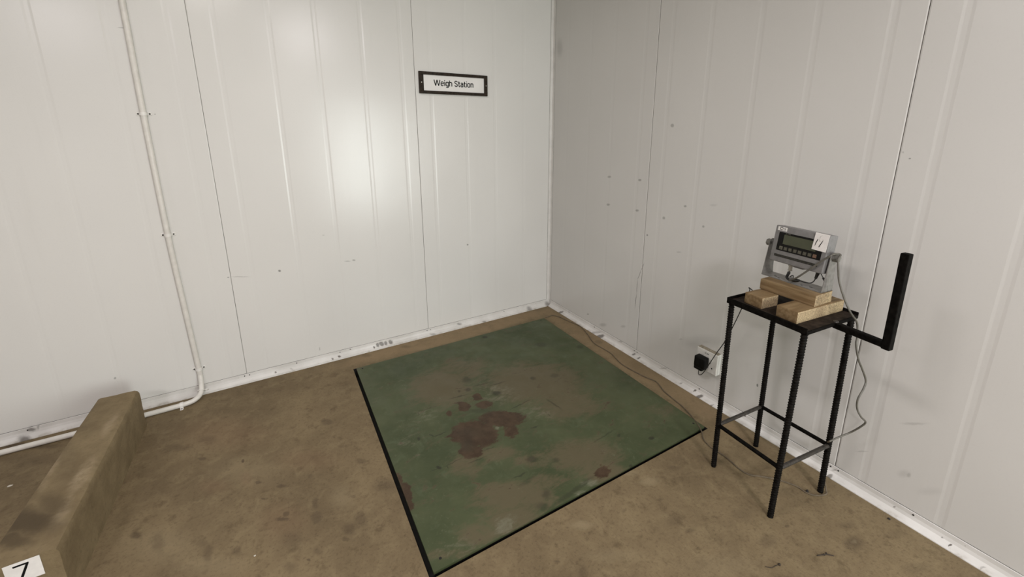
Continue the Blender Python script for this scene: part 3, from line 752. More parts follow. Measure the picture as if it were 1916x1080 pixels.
# ------------------------------------------------------------------ concrete kerb with number card
bm = B()
kp = [(-2.9600, -0.196), (-2.7925, -0.205), (-2.8130, -1.182), (-2.9990, -1.182)]
NX, NY, NZ = 10, 48, 12
grid = {}
def kpt(a, b, c):
    xl = kp[0][0] + (kp[3][0] - kp[0][0]) * b; xr = kp[1][0] + (kp[2][0] - kp[1][0]) * b
    yl = kp[0][1] + (kp[3][1] - kp[0][1]) * b; yr = kp[1][1] + (kp[2][1] - kp[1][1]) * b
    return Vector((xl + (xr - xl) * a, yl + (yr - yl) * a, 0.2176 * c))
box_v = {}
from mathutils import noise as mnoise
def kv(i, j, k):
    key = (i, j, k)
    if key not in box_v:
        co = kpt(i / NX, j / NY, k / NZ)
        c = Vector((kpt(0.5, j / NY, 0).x, co.y, 0.11))
        # round the long arrises and the ends
        r = 0.020
        ex = min(i, NX - i) / NX * 0.17; ez = (NZ - k) / NZ * 0.2176; ey = min(j, NY - j) / NY * 0.98
        if ex < r and ez < r:
            u = Vector((r - ex, r - ez)); m = max(u.x, u.y); L = u.length
            if L > 1e-6:
                s = m / L
                nx, nz = r - u.x * s, r - u.y * s
                co.x += (nx - ex) * (1 if i < NX / 2 else -1); co.z -= (nz - ez)
        d = mnoise.noise(co * 14) * 0.0028 + mnoise.noise(co * 45) * 0.0012
        if 0 < k: co += Vector((d, d * 0.6 if j not in (NY,) else 0, d if k == NZ else 0))
        box_v[key] = bm.verts.new(co)
    return box_v[key]
def quad(a, b, c, d): bm.faces.new((a, b, c, d))
for i in range(NX):
    for j in range(NY):
        quad(kv(i, j, NZ), kv(i + 1, j, NZ), kv(i + 1, j + 1, NZ), kv(i, j + 1, NZ))
        quad(kv(i, j, 0), kv(i, j + 1, 0), kv(i + 1, j + 1, 0), kv(i + 1, j, 0))
for k in range(NZ):
    for j in range(NY):
        quad(kv(0, j, k), kv(0, j, k + 1), kv(0, j + 1, k + 1), kv(0, j + 1, k))
        quad(kv(NX, j, k), kv(NX, j + 1, k), kv(NX, j + 1, k + 1), kv(NX, j, k + 1))
    for i in range(NX):
        quad(kv(i, 0, k), kv(i + 1, 0, k), kv(i + 1, 0, k + 1), kv(i, 0, k + 1))
        quad(kv(i, NY, k), kv(i, NY, k + 1), kv(i + 1, NY, k + 1), kv(i + 1, NY, k))
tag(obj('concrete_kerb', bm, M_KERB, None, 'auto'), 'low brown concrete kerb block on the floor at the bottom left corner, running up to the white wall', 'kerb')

t = thing('number_card', 'small white card printed with a black 7 on the end of the concrete kerb', 'card', (-2.897, -1.1835, 0.176))
MC = frame_matrix((0, 0, 0), (1, 0, 0.004), (0, 0, 1))
bm = B(); box(bm, (-0.0415, -0.038, 0.0), (0.0415, 0.038, 0.0012), MC); obj('card_sheet', bm, M_PAPER, t)
bm = B()
M7 = MC @ Matrix.Translation((-0.002, 0.004, 0.0012))
flat_shape(bm, [(-0.0185, 0.0185), (-0.0185, 0.0245), (0.0175, 0.0245), (0.0175, 0.0200), (-0.0035, -0.0285), (-0.0112, -0.0285), (0.0098, 0.0185)], 0.0004, M7)
obj('numeral', bm, M_INK, t)

# ------------------------------------------------------------------ white conduit
PR = 0.0135
t = thing('conduit_pipe', 'white plastic conduit running down the left wall and bending along the floor behind the kerb', 'pipe', (-2.5605, 0, 0))
off = Vector((-2.5605, 0, 0))
path = [(-2.5770, -0.0155, 3.0), (-2.5776, -0.0155, 2.17), (-2.5817, -0.0155, 1.634), (-2.580, -0.0155, 0.9925), (-2.570, -0.0155, 0.55),
        (-2.5603, -0.0155, 0.18), (-2.5598, -0.020, 0.115), (-2.5600, -0.040, 0.062), (-2.5670, -0.070, 0.032), (-2.590, -0.096, 0.019), (-2.630, -0.108, 0.0140), (-2.70, -0.112, 0.0138), (-2.83, -0.114, 0.0138), (-3.13, -0.116, 0.0138), (-3.37, -0.112, 0.0138), (-3.9, -0.112, 0.0138)]
bm = B(); tube(bm, [Vector(q) - off for q in spline(path, 8)], PR, 16); obj('pipe', bm, M_PIPE, t, 'auto')
def saddle(pos, axis, out, ears=(True, True)):
    """strap clip: axis = pipe direction, out = away from the surface"""
    a = Vector(axis).normalized(); o = Vector(out).normalized(); s = a.cross(o)
    M = Matrix((s, o, a)).transposed().to_4x4(); M.translation = Vector(pos) - off
    bm = B()
    ro, ri, hw = PR + 0.0025, PR + 0.0002, 0.008
    n = 12
    prev = None
    poly = [(math.cos(PI * k / n) * ro, math.sin(PI * k / n) * ro) for k in range(n + 1)]
    poly += [(math.cos(PI * k / n) * ri, math.sin(PI * k / n) * ri) for k in range(n, -1, -1)]
    prism(bm, poly, -hw, hw, lambda p, q, z: M @ Vector((p, q, z)))
    c = obj('saddle_clip', bm, M_PIPE_CLIP, t, 'auto')
    for k, sg in enumerate((-1, 1)):
        if not ears[k]: continue
        bm = B(); box(bm, (min(sg * ri, sg * 0.032), -PR - 0.0015, -hw), (max(sg * ri, sg * 0.032), -PR + 0.002, hw), M, 0.0015, 1)
        box(bm, (min(sg * ri, sg * ro), -PR, -hw), (max(sg * ri, sg * ro), 0.0, hw), M)
        obj('clip_ear', bm, M_PIPE_CLIP, c)
        bm = B(); cyl(bm, (sg * 0.0235, -PR + 0.0015, 0), (sg * 0.0235, -PR + 0.0035, 0), 0.0042, 12, M)
        obj('screw', bm, M_SCREW_DARK, c)
saddle((-2.5817, -0.0155, 1.634), (-0.003, 0, 1), (0, -1, 0))
saddle((-2.580, -0.0155, 0.9925), (0.01, 0, 1), (0, -1, 0))
saddle((-2.5603, -0.0155, 0.165), (0, 0, 1), (0, -1, 0))
saddle((-2.652, -0.1095, 0.0139), (1, 0.03, 0), (0, 0, 1))
# slack strap clip standing off the bend
bm = B()
cpt = Vector((-2.5625, -0.055, 0.044)) - off
Mr = frame_matrix(cpt, (1, 0, 0), (0, -0.62, 0.78))
ring = [(math.cos(2 * PI * k / 18) * 0.0165, math.sin(2 * PI * k / 18) * 0.0165) for k in range(18)]
tube(bm, [Mr @ Vector((x, y, 0)) for x, y in ring] + [Mr @ Vector((ring[0][0], ring[0][1], 0))], 0.0026, 6)
obj('saddle_clip', bm, M_PIPE_CLIP, t, 'auto')
bm = B(); tube(bm, [Mr @ Vector((0.015 + 0.011 + math.cos(2 * PI * k / 12) * 0.0085, math.sin(2 * PI * k / 12) * 0.0085 - 0.004, 0.0)) for k in range(13)], 0.0022, 6)
obj('clip_ear', bm, M_PIPE_CLIP, t, 'auto')

# ------------------------------------------------------------------ wall sign
SO = Vector((-0.8545, 0.0, 1.8602))
t = thing('wall_sign', 'dark framed white sign reading Weigh Station on the left wall', 'sign', SO)
MS = frame_matrix((0, 0, 0), (1, 0, -0.0055), (0.0055, 0, 1))
hx, hz, ix0, ix1, iz0, iz1 = 0.2575, 0.0715, -0.2272, 0.2312, -0.0515, 0.0515
bm = B()
D = 0.018
box(bm, (-hx, iz1, 0), (hx, hz, D), MS, 0.0025, 2); box(bm, (-hx, -hz, 0), (hx, iz0, D), MS, 0.0025, 2)
box(bm, (-hx, iz0 - .001, 0), (ix0, iz1 + .001, D), MS, 0.0025, 2); box(bm, (ix1, iz0 - .001, 0), (hx, iz1 + .001, D), MS, 0.0025, 2)
obj('frame', bm, M_FRAME, t)
bm = B(); box(bm, (ix0 - .004, iz0 - .004, 0.002), (ix1 + .004, iz1 + .004, 0.009), MS)
bo = obj('sign_board', bm, M_BOARD, t)
def arc(cx, cy, rx, ry, a0, a1, n=14):
    return [(cx + rx * math.cos(math.radians(a0 + (a1 - a0) * k / n)), cy + ry * math.sin(math.radians(a0 + (a1 - a0) * k / n))) for k in range(n + 1)]
XH = 0.74
def rr(w, x0=0.0, y0=0.0, y1=XH):            # narrow rounded bowl outline, half width w
    return (x0 + w, y0, y1)
GLYPH = {                                     # condensed grotesque strokes, cap height 1
    'W': (1.02, [[(0.05, 1), (0.28, 0)], [(0.28, 0), (0.51, 1)], [(0.51, 1), (0.74, 0)], [(0.74, 0), (0.97, 1)]]),
    'e': (0.52, [[(0.10, 0.385), (0.52, 0.385)], [(0.45, 0.385), (0.45, 0.50)] + arc(0.265, 0.50, 0.185, 0.20, 8, 180) + [(0.08, 0.25)] + arc(0.265, 0.25, 0.185, 0.21, 180, 335)]),
    'i': (0.19, [[(0.095, 0), (0.095, XH)], [(0.095, 0.87), (0.095, 1.02)]]),
    'g': (0.52, [arc(0.265, 0.50, 0.185, 0.20, 0, 180) + [(0.08, 0.22)] + arc(0.265, 0.22, 0.185, 0.19, 180, 360) + [(0.45, 0.5)], [(0.45, XH), (0.45, -0.06)] + arc(0.265, -0.06, 0.185, 0.17, 0, -150)]),
    'h': (0.52, [[(0.08, 0), (0.08, 1)], [(0.08, 0.48)] + arc(0.265, 0.49, 0.18, 0.205, 180, 0) + [(0.445, 0)]]),
    'S': (0.60, [arc(0.30, 0.745, 0.215, 0.205, 5, 180, 12) + arc(0.30, 0.745, 0.215, 0.22, 180, 235, 4) + [(0.30, 0.515)] + arc(0.30, 0.275, 0.215, 0.21, 55, 0, 4) + arc(0.30, 0.265, 0.215, 0.215, 0, -180, 12)]),
    't': (0.37, [[(0.16, 0.95), (0.16, 0.17)] + arc(0.27, 0.16, 0.11, 0.115, 180, 275, 8) + [(0.34, 0.05)], [(0.02, 0.675), (0.33, 0.675)]]),
    'a': (0.52, [arc(0.26, 0.52, 0.175, 0.175, 160, 0) + [(0.435, 0.0)], [(0.435, 0.42)] + arc(0.25, 0.215, 0.175, 0.20, 75, 285, 14) + [(0.435, 0.14)]]),
    'o': (0.53, [arc(0.265, 0.50, 0.185, 0.20, 0, 180) + [(0.08, 0.24)] + arc(0.265, 0.24, 0.185, 0.20, 180, 360) + [(0.45, 0.5)]]),
    'n': (0.52, [[(0.08, 0), (0.08, XH)], [(0.08, 0.48)] + arc(0.265, 0.49, 0.18, 0.205, 180, 0) + [(0.445, 0)]]),
}
def lettering(word, x, cap, M, sx, wt=0.165):
    bm = B()
    for ch in word:
        adv, strokes = GLYPH[ch]
        for k, pl in enumerate(strokes):
            q = [((x + px * cap * sx), (py * cap)) for px, py in pl]
            stroke(bm, q, [wt * cap] * len(q), 0.0005 + 0.00004 * k, M)
        x += (adv + 0.035) * cap * sx
    obj('lettering', bm, M_INK, bo)
    return x
ML = MS @ Matrix.Translation((0.0065, -0.0165, 0.009))
lettering('Weigh', -0.1600, 0.0390, ML, 1.20)
lettering('Station', -0.0080, 0.0390, ML, 1.145)
for x in (-0.243, 0.2445):
    bm = B(); cyl(bm, (x, 0, D - 0.001), (x, 0, D + 0.0012), 0.0035, 14, MS); obj('screw', bm, M_SCREW_PALE, t)

# ------------------------------------------------------------------ wall socket with adapter
t = thing('wall_socket', 'white square power socket box low on the right wall behind the black stand', 'socket', (0, -1.5945, 0.2575))
MW = frame_matrix((0, 0, 0), (0, -1, 0), (0, 0, 1))                       # x along the wall to the right, y up, z into the room
bm = B(); box(bm, (-0.0655, -0.064, 0), (0.0655, 0.064, 0.022), MW, 0.003, 2); obj('back_box', bm, M_SOCKET, t)
bm = B(); box(bm, (-0.0655, -0.064, 0.0225), (0.0655, 0.064, 0.036), MW, 0.005, 3)
fp = obj('face_plate', bm, M_SOCKET, t)
bm = B(); box(bm, (-0.062, 0.0637, 0.003), (0.062, 0.0647, 0.033), MW); obj('dust_layer', bm, M_SOCKET_DUST, t)
bm = B(); box(bm, (0.014, 0.012, 0.0355), (0.036, 0.034, 0.0385), MW, 0.001, 1); obj('switch', bm, M_STICKER, t)
for x, y, r in ((0.0225, -0.003, 0.0042), (0.0365, -0.029, 0.0042), (0.0055, -0.026, 0.003)):
    bm = B(); cyl(bm, (x, y, 0.0356), (x, y, 0.0364), r, 14, MW); obj('socket_hole', bm, M_HOLE, t)
text_mesh('print', '(CBI', M_STICKER_DK, fp, MW @ Matrix.Translation((-0.002, 0.045, 0.036)), w=0.026, h=0.010, bold=0.02, depth=0.0003)
bm = B()
tube(bm, [MW @ Vector((-0.026 + math.cos(a) * 0.008, 0.024 + math.sin(a) * 0.007, 0.0362)) for a in [PI * k / 8 for k in range(9)]], 0.0006, 5)
stroke(bm, [(-0.034, 0.024), (-0.018, 0.024)], [0.001, 0.001], 0.0004, MW @ Matrix.Translation((0, 0, 0.036)))
obj('print', bm, M_KNOB, fp)

t = thing('power_adapter', 'black plug adapter in the white wall socket with thin cord up to the weight indicator', 'plug adapter', (0, -1.579, 0.243))
aoff = Vector((0, -1.579, 0.243))
bm = B()
box(bm, (-0.034, -0.022, 0.0362), (0.032, 0.042, 0.080), MW, 0.006, 3)
box(bm, (-0.034, -0.040, 0.0362), (0.019, -0.018, 0.078), MW, 0.006, 3)
obj('adapter_body', bm, M_ADAPTER, t, 'auto')
cord = [Vector(q) for q in CORD[:]]
cord[0] = Vector((-0.06, -1.5700, 0.206))
cord += [Vector(q) for q in ((-0.175, -1.845, 0.755), (-0.225, -1.885, 0.825), (-0.285, -1.9120, 0.860), (-0.293, -1.930, 0.858), (-0.285, -1.955, 0.8375), (-0.255, -1.9555, 0.8365), (-0.190, -1.975, 0.850), (-0.172, -2.005, 0.905), (-0.190, -2.035, 0.938), (-0.225, -2.055, 0.936), (-0.2580, -2.068, 0.9365))]
bm = B(); tube(bm, [q - aoff for q in spline(cord, 6)], 0.0022, 8); obj('cord', bm, M_RUBBER, t, 'auto')
bm = B()
l0, l1 = Vector(LUMP[0]) - aoff, Vector(LUMP[1]) - aoff
lp = [l0 + (l1 - l0) * k / 10 for k in range(11)]
tube(bm, lp, 0.006, 12, lambda i, a: 0.0028 + 0.0045 * math.sin(PI * min(max(i, 0.6), 9.4) / 10) ** 0.6)
obj('cord_grommet', bm, M_RUBBER, t, 'auto')
bm = B(); tube(bm, [Vector(q) - aoff for q in spline([LUMP[1]] + CORD_FRONT[1:], 6)], 0.0021, 8); obj('cord', bm, M_RUBBER, t, 'auto')
p0 = Vector(PLUG[0]) - aoff; p1 = Vector(PLUG[1]) - aoff
bm = B(); cyl(bm, p0 + (p0 - p1) * 0.35, p1 + (p1 - p0) * 0.55, 0.0045, 14, None, 0.0075); obj('jack_plug', bm, M_RUBBER, t)

# ------------------------------------------------------------------ black steel stand
SC = Vector((-0.2818, -2.0849, 0)); SY = -0.0933
t = thing('steel_stand', 'tall black welded rebar stand with square top and four legs beside the right wall', 'stand', SC, SY)
SI = Matrix.Rotation(-SY, 4, 'Z') @ Matrix.Translation(-SC)          # world -> stand
feet = {k: SI @ Vector(v) for k, v in dict(L=(-0.4192, -1.9323, 0), F=(-0.4600, -2.2150, 0), R=(-0.1500, -2.2590, 0), B=(-0.1220, -1.9600, 0)).items()}
tops = dict(L=Vector((-0.150, 0.150, 0.823)), F=Vector((-0.150, -0.150, 0.823)), R=Vector((0.150, -0.150, 0.823)), B=Vector((0.150, 0.150, 0.823)))
for k in 'LFRB':
    a, b = feet[k], tops[k]
    n = 330
    pts = [a + (b - a) * i / n for i in range(n + 1)]
    L = (b - a).length
    def rf(i, ang, ph=random.random() * 6):
        z = L * i / n
        side = 1 if math.sin(ang) >= 0 else -1
        w = math.sin(2 * PI * (z / 0.0115) + side * math.cos(ang) * 1.5 + ph)
        rib = max(0.0, w) ** 0.7
        edge = abs(math.sin(ang)) < 0.25
        return 0.0098 + (0.0012 if edge else 0.0026 * rib)
    bm = B(); tube(bm, pts, 0.01, 12, rf); obj('leg', bm, M_REBAR, t, True)
def at_h(k, z):
    a, b = feet[k], tops[k]; return a + (b - a) * (z / b.z)
for k1, k2, z1, z2 in (('L', 'F', .222, .236), ('F', 'R', .234, .236), ('R', 'B', .236, .224), ('B', 'L', .224, .222)):
    a, b = at_h(k1, z1), at_h(k2, z2)
    bm = B(); cyl(bm, a, b, 0.0086, 14); obj('rung', bm, M_BLACK if k1 in 'LR' else M_RUNG, t, 'auto')
Wt = 0.165
bm = B()
def angle_bar(lo, hi): box(bm, lo, hi, None, 0.002, 2)
angle_bar((-Wt, -Wt, 0.821), (-Wt + 0.005, Wt, 0.845)); angle_bar((-Wt, Wt - 0.005, 0.821), (Wt, Wt, 0.845)); angle_bar((Wt - 0.005, -Wt, 0.821), (Wt, Wt, 0.845))
angle_bar((-Wt, -Wt, 0.821), (Wt, -Wt + 0.006, 0.8335))
angle_bar((-Wt, -Wt, 0.819), (-Wt + 0.026, Wt, 0.824)); angle_bar((-Wt, Wt - 0.026, 0.819), (Wt, Wt, 0.824)); angle_bar((Wt - 0.026, -Wt, 0.819), (Wt, Wt, 0.824)); angle_bar((-Wt, -Wt, 0.819), (Wt, -Wt + 0.026, 0.824))
obj('top_frame', bm, M_BLACK, t)
bm = B(); box(bm, (-Wt + 0.005, -Wt + 0.0055, 0.824), (Wt - 0.005, Wt - 0.005, 0.833)); obj('top_sheet', bm, M_TOPPLATE, t)
h0 = SI @ Vector((-0.2755, -2.246, 0)); h1 = SI @ Vector((-0.3015, -2.412, 0))
hd = (h1 - h0).normalized(); hs = Vector((-hd.y, hd.x, 0))
def bar(name, p, q, up, wd, mat):
    d = (q - p); ln = d.length; d.normalize(); u = Vector(up); s = d.cross(u).normalized(); u = s.cross(d)
    M = Matrix((s, u, d)).transposed().to_4x4(); M.translation = p
    bm = B(); box(bm, (-wd / 2, -wd / 2, 0), (wd / 2, wd / 2, ln), M, 0.003, 2)
    return obj(name, bm, mat, t)
bar('handle_arm', Vector((h0.x, h0.y, 0.8205)) - hd * 0.004, Vector((h1.x, h1.y, 0.8205)) + hd * 0.004, (0, 0, 1), 0.023, M_BLACK)
bar('handle_upright', Vector((h1.x, h1.y, 0.806)) , Vector((h1.x + 0.001, h1.y + .002, 1.150)), hd, 0.0255, M_BLACK)
bm = B()
bmesh.ops.create_icosphere(bm, subdivisions=2, radius=0.010, matrix=Matrix.Translation(Vector((h0.x, h0.y, 0.833))) @ Matrix.Diagonal((1.2, 1.0, 0.5, 1)))
obj('weld_bead', bm, M_RUNG, t, True)

# ------------------------------------------------------------------ wooden blocks
def block(label, c, yaw, l, w, z, h, mat, seed, notch=None):
    rnd = random.Random(seed)
    bm = B()
    box(bm, (-l / 2, -w / 2, 0), (l / 2, w / 2, h), None, 0.0018, 2)
    bmesh.ops.subdivide_edges(bm, edges=[e for e in bm.edges if e.calc_length() > 0.02], cuts=5, use_grid_fill=True)
    for v in bm.verts:
        if 0.002 < v.co.z:
            v.co += mnoise.noise_vector(v.co * 30 + Vector((seed, 0, 0))) * 0.0009
    if notch:
        for v in bm.verts:
            x0, y0, s = notch
            d = (Vector((v.co.x, v.co.y)) - Vector((x0, y0))).length
            if d < s: v.co.z -= (s - d) * 0.35 * (v.co.z / h)
    bm.normal_update()
    for fc in bm.faces:
        if fc.normal.y < -0.8: fc.material_index = 1
    o = obj('wooden_block', bm, [mat, M_WOOD_END], None, 'auto')
    o.location = (c[0], c[1], z); o.rotation_euler = (0, 0, yaw)
    return tag(o, label, 'wood block', 'wood blocks under the weight indicator')
block('wide pine block nearest the handle on the black stand top', (-0.2787, -2.1564), -0.1142, 0.2866, 0.0812, 0.8331, 0.0464, M_WOOD_X, 1)
block('short pine block at the far left of the black stand top', (-0.3529, -2.005), -0.1398, 0.0952, 0.0787, 0.8331, 0.0464, M_WOOD_X, 2)
block('pine block lying across the two lower ones, directly under the grey indicator bracket', (-0.2556, -2.0805), -0.0670, 0.1143, 0.2187, 0.8796, 0.0454, M_WOOD_Y, 3)

# ------------------------------------------------------------------ weight indicator
IB = Vector((-0.22609, -2.06384, 0.9252)); IY = -0.10443
t = thing('weight_indicator', 'grey digital weight indicator with white note, tilted in its bracket on the wooden blocks', 'weight indicator', IB, IY)
II = Matrix.Rotation(-IY, 4, 'Z') @ Matrix.Translation(-IB)
bw = 0.123
bm = B()
box(bm, (-0.0362, -bw, 0), (0.0362, bw, 0.003))
def arm(yc):
    poly = [(-0.0362, 0.0), (0.0362, 0.0), (0.026, 0.128)]
    poly += [(0.006 + 0.020 * math.cos(a), 0.139 + 0.020 * math.sin(a)) for a in [0.1 * PI + 0.8 * PI * k / 10 for k in range(11)]]
    poly += [(-0.0145, 0.128)]
    prism(bm, poly, yc - 0.0013, yc + 0.0013, lambda p, q, y: Vector((p, y, q)))
arm(-bw + 0.0013); arm(bw - 0.0013)
brk = obj('bracket', bm, M_BRACKET, t)
for x, y, rx in ((-0.012, 0.075, .007), (-0.022, 0.055, .005), (-0.012, -0.070, .007), (-0.022, -0.040, .004)):
    bm = B(); cyl(bm, (0, 0, 0.0028), (0, 0, 0.0033), 1.0, 14, Matrix.Translation((x, y, 0)) @ Matrix.Diagonal((0.0035, rx, 1, 1))); obj('slot', bm, M_HOLE, brk)
TL = 0.12236
MF = frame_matrix((-0.0299, -0.0090, 0.1515), (0, -1, 0), (math.sin(TL), 0, math.cos(TL)))   # x right, y up, z towards the viewer
FW, FH = 0.1053, 0.0757
bm = B(); box(bm, (-FW, -FH, -0.052), (FW, FH, 0.0), MF, 0.0035, 3)
hs_ = obj('housing', bm, M_GREY, t, 'auto')
bm = B(); box(bm, (-0.010, -FH - 0.006, -0.045), (0.03, -FH + 0.004, -0.01), MF, 0.002, 2); obj('foot', bm, M_GREY, hs_)
def face_box(name, x0, y0, x1, y1, z0, z1, mat, parent, bev=0.0006):
    bm = B(); box(bm, (x0, y0, z0), (x1, y1, z1), MF, bev, 1); return obj(name, bm, mat, parent)
dp = face_box('display_panel', -0.086, -0.0265, 0.0885, 0.0505, -0.001, 0.0016, M_DISPLAY, t)
face_box('lcd_screen', -0.0635, 0.0025, 0.066, 0.0425, 0.001, 0.0020, M_LCD, dp)
for k in range(8):
    xc = -0.0665 + k * 0.01905
    kb = face_box('key', xc - 0.0068, -0.0215, xc + 0.0068, -0.0075, 0.001, 0.0024, M_KEY_PALE if k == 0 else (M_KEY_RED if k == 7 else M_KEY), dp)
    bm = B()
    MK = MF @ Matrix.Translation((xc, -0.0145, 0.0024))
    if k == 0: flat_shape(bm, [(-0.0035, -0.004), (0.0035, -0.004), (0.0035, 0.003), (-0.0035, 0.003)], 0.0003, MK)
    else:
        stroke(bm, [(-0.0042, 0.0015), (-0.001, 0.003), (0.0042, 0.001)], [0.0012] * 3, 0.0003, MK)
        stroke(bm, [(-0.003, -0.003), (0.003, -0.003)], [0.001] * 2, 0.0003, MK)
    obj('key_print', bm, M_KEY if k in (0, 7) else M_KEYTXT, dp)
bm = B()
MB = MF @ Matrix.Translation((-0.050, 0.0465, 0.0016))
flat_shape(bm, [(-0.009, -0.0016), (-0.006, -0.0016), (-0.006, 0.0016), (-0.009, 0.0016)], 0.0003, MB)
for k in range(3): stroke(bm, [(-0.002 + k * 0.005, 0), (0.001 + k * 0.005, 0)], [0.0016, 0.0016], 0.0003, MB)
obj('print', bm, M_KEYTXT, dp)
face_box('label_strip', -0.0890, -0.0535, 0.0840, -0.0430, -0.001, 0.0008, M_SLOT, t)
bm = B()
MB = MF @ Matrix.Translation((0, -0.0483, 0.0008))
for k in range(9):
    x = -0.075 + k * 0.0175
    stroke(bm, [(x, 0.0), (x + 0.006 + 0.004 * ((k * 5) % 3), 0.0)], [0.0016, 0.0016], 0.0003, MB)
obj('print', bm, M_DASH, t)
stk = face_box('sticker', -0.0960, 0.0560, -0.0575, 0.0720, 0.0, 0.0005, M_STICKER, t, 0)
bm = B()
MSK = MF @ Matrix.Translation((-0.0765, 0.0642, 0.0005))
stroke(bm, [(-0.0035 + 0.0065 * math.cos(a), 0.0005 + 0.0055 * math.sin(a)) for a in [0.25 * PI + 1.5 * PI * k / 12 for k in range(13)]], [0.0024] * 13, 0.0003, MSK)
stroke(bm, [(-0.001, 0.0005), (0.009, 0.0012)], [0.0018, 0.0018], 0.0003, MSK)
stroke(bm, [(0.003, -0.004), (0.012, -0.0035)], [0.0014, 0.0014], 0.0003, MSK)
stroke(bm, [(0.009, 0.004), (0.0125, 0.002), (0.010, -0.001), (0.0135, -0.003)], [0.0016] * 4, 0.0003, MSK)
obj('print', bm, M_STICKER_DK, stk)
# handwritten note stuck over the corner of the display
bm = B()
npo = [(0.0515, 0.0112), (0.1035, 0.0095), (0.1045, 0.0780), (0.0535, 0.0785)]
v0 = [bm.verts.new(MF @ Vector((x, y, 0.0022 + (0.001 if y > .05 else 0.002)))) for x, y in npo]
v1 = [bm.verts.new(MF @ Vector((x, y, 0.0028 + (0.001 if y > .05 else 0.002)))) for x, y in npo]
for i in range(4):
    j = (i + 1) % 4; bm.faces.new((v0[i], v0[j], v1[j], v1[i]))
bm.faces.new(v0[::-1]); bm.faces.new(v1)
nt_ = obj('paper_note', bm, M_PAPER, t); nt_['label'] = 'white handwritten paper note'
MN = MF @ frame_matrix((0, 0, 0.0052), (1, 0, 0), (0, 1, -0.0146))
bm = B()
stroke(bm, [(0.0668, 0.0555), (0.0648, 0.0480), (0.0622, 0.0390), (0.0606, 0.0270)], [0.0016, 0.0026, 0.0026, 0.0012], 0.0004, MN)
stroke(bm, [(0.0850, 0.0520), (0.0822, 0.0440), (0.0790, 0.0350), (0.0755, 0.0240)], [0.0012, 0.0026, 0.0028, 0.0020], 0.0004, MN)
stroke(bm, [(0.0755, 0.0310), (0.0770, 0.0270), (0.0757, 0.0240)], [0.0010, 0.0014, 0.0012], 0.0004, MN)
obj('handwriting', bm, M_INK, nt_)
bm = B()
stroke(bm, [(0.0725, 0.0560), (0.0735, 0.0500), (0.0755, 0.0460), (0.0760, 0.0500)], [0.0009, 0.0012, 0.0012, 0.0008], 0.0004, MN)
stroke(bm, [(0.0840, 0.0560), (0.0855, 0.0530)], [0.0016, 0.0012], 0.0004, MN)
stroke(bm, [(0.0728, 0.0580), (0.0725, 0.0620), (0.0745, 0.0680), (0.0800, 0.0710)], [0.0009, 0.0008, 0.0008, 0.0006], 0.0004, MN)
obj('handwriting', bm, M_PENCIL, nt_)
# side knobs holding the housing in the bracket
for sg in (-1, 1):
    y0 = sg * bw
    bm = B()
    Mk = frame_matrix((0.006, y0, 0.139), (1, 0, 0), (0, 0, 1))
    rr = [(math.cos(2 * PI * k / 24) * (0.0135 + 0.0012 * (k % 4 < 2)), math.sin(2 * PI * k / 24) * (0.0135 + 0.0012 * (k % 4 < 2))) for k in range(24)]
    prism(bm, rr, y0 + sg * 0.001, y0 + sg * 0.0185, lambda p, q, y: Vector((0.006 + p, y, 0.139 + q)))
    obj('knob', bm, M_KNOB, t)
    bm = B(); cyl(bm, (0.006, sg * (bw - 0.004), 0.139), (0.006, sg * (FW - 0.006) - 0.009, 0.139), 0.006, 12); obj('pivot_pin', bm, M_BRACKET, t)
# connector under the housing
cx_, cz_ = -0.0265, -0.026
bm = B()
cyl(bm, (cx_, -FH + 0.001, cz_), (cx_, -FH - 0.007, cz_), 0.0098, 18, MF); cyl(bm, (cx_, -FH - 0.006, cz_), (cx_ + 0.0005, -FH - 0.024, cz_), 0.0072, 18, MF); cyl(bm, (cx_ + .0005, -FH - 0.023, cz_), (cx_ + .0005, -FH - 0.0265, cz_), 0.0086, 18, MF)
obj('connector', bm, M_CONN, t, 'auto')
bm = B(); tube(bm, [II @ Vector(q) for q in spline([tuple((Matrix.Translation(IB) @ Matrix.Rotation(IY, 4, 'Z') @ MF @ Vector((0.0835, -FH - 0.001, -0.03)))), *TWIST], 5)], 0.0014, 6); obj('tie_wire', bm, M_RUBBER, t)
bm = B(); w0 = II @ Vector(TWIST[1]); w1 = II @ Vector(TWIST[2]); cyl(bm, w0, w1 + (w1 - w0) * 0.4, 0.004, 8); obj('tie_wire', bm, M_RUBBER, t)

# ------------------------------------------------------------------ load-cell cable
MW_I = Matrix.Translation(IB) @ Matrix.Rotation(IY, 4, 'Z') @ MF
start = MW_I @ Vector((cx_ + 0.0005, -FH - 0.0255, cz_))
t = thing('signal_cable', 'grey cable hanging from the indicator down the stand and along the green plate', 'cable', (-0.10, -2.29, 0))
coff = Vector((-0.10, -2.29, 0))
kn = Matrix.Translation(IB) @ Matrix.Rotation(IY, 4, 'Z')
over = [kn @ Vector(q) for q in ((-0.018, -0.129, 0.1565), (-0.006, -0.136, 0.1605), (0.002, -0.1455, 0.1570))]
path = [start] + [Vector(q) for q in CABLE_FRONT[1:-1]] + over + [Vector(q) for q in CABLE_HANG[0:]]
bm = B(); tube(bm, [q - coff for q in spline(path, 8)], 0.0036, 10); obj('hanging_cable', bm, M_CABLE, t, 'auto')
bm = B()
bt = [start + (Vector(CABLE_FRONT[1]) - start) * 0.25, start + (Vector(CABLE_FRONT[1]) - start) * 0.6, Vector(CABLE_FRONT[1]), Vector(CABLE_FRONT[2])]
sp = spline([q - coff for q in bt], 5)
tube(bm, sp, 0.006, 10, lambda i, a: 0.0062 - 0.0018 * i / (len(sp) - 1)); obj('cable_boot', bm, M_RUBBER, t, 'auto')
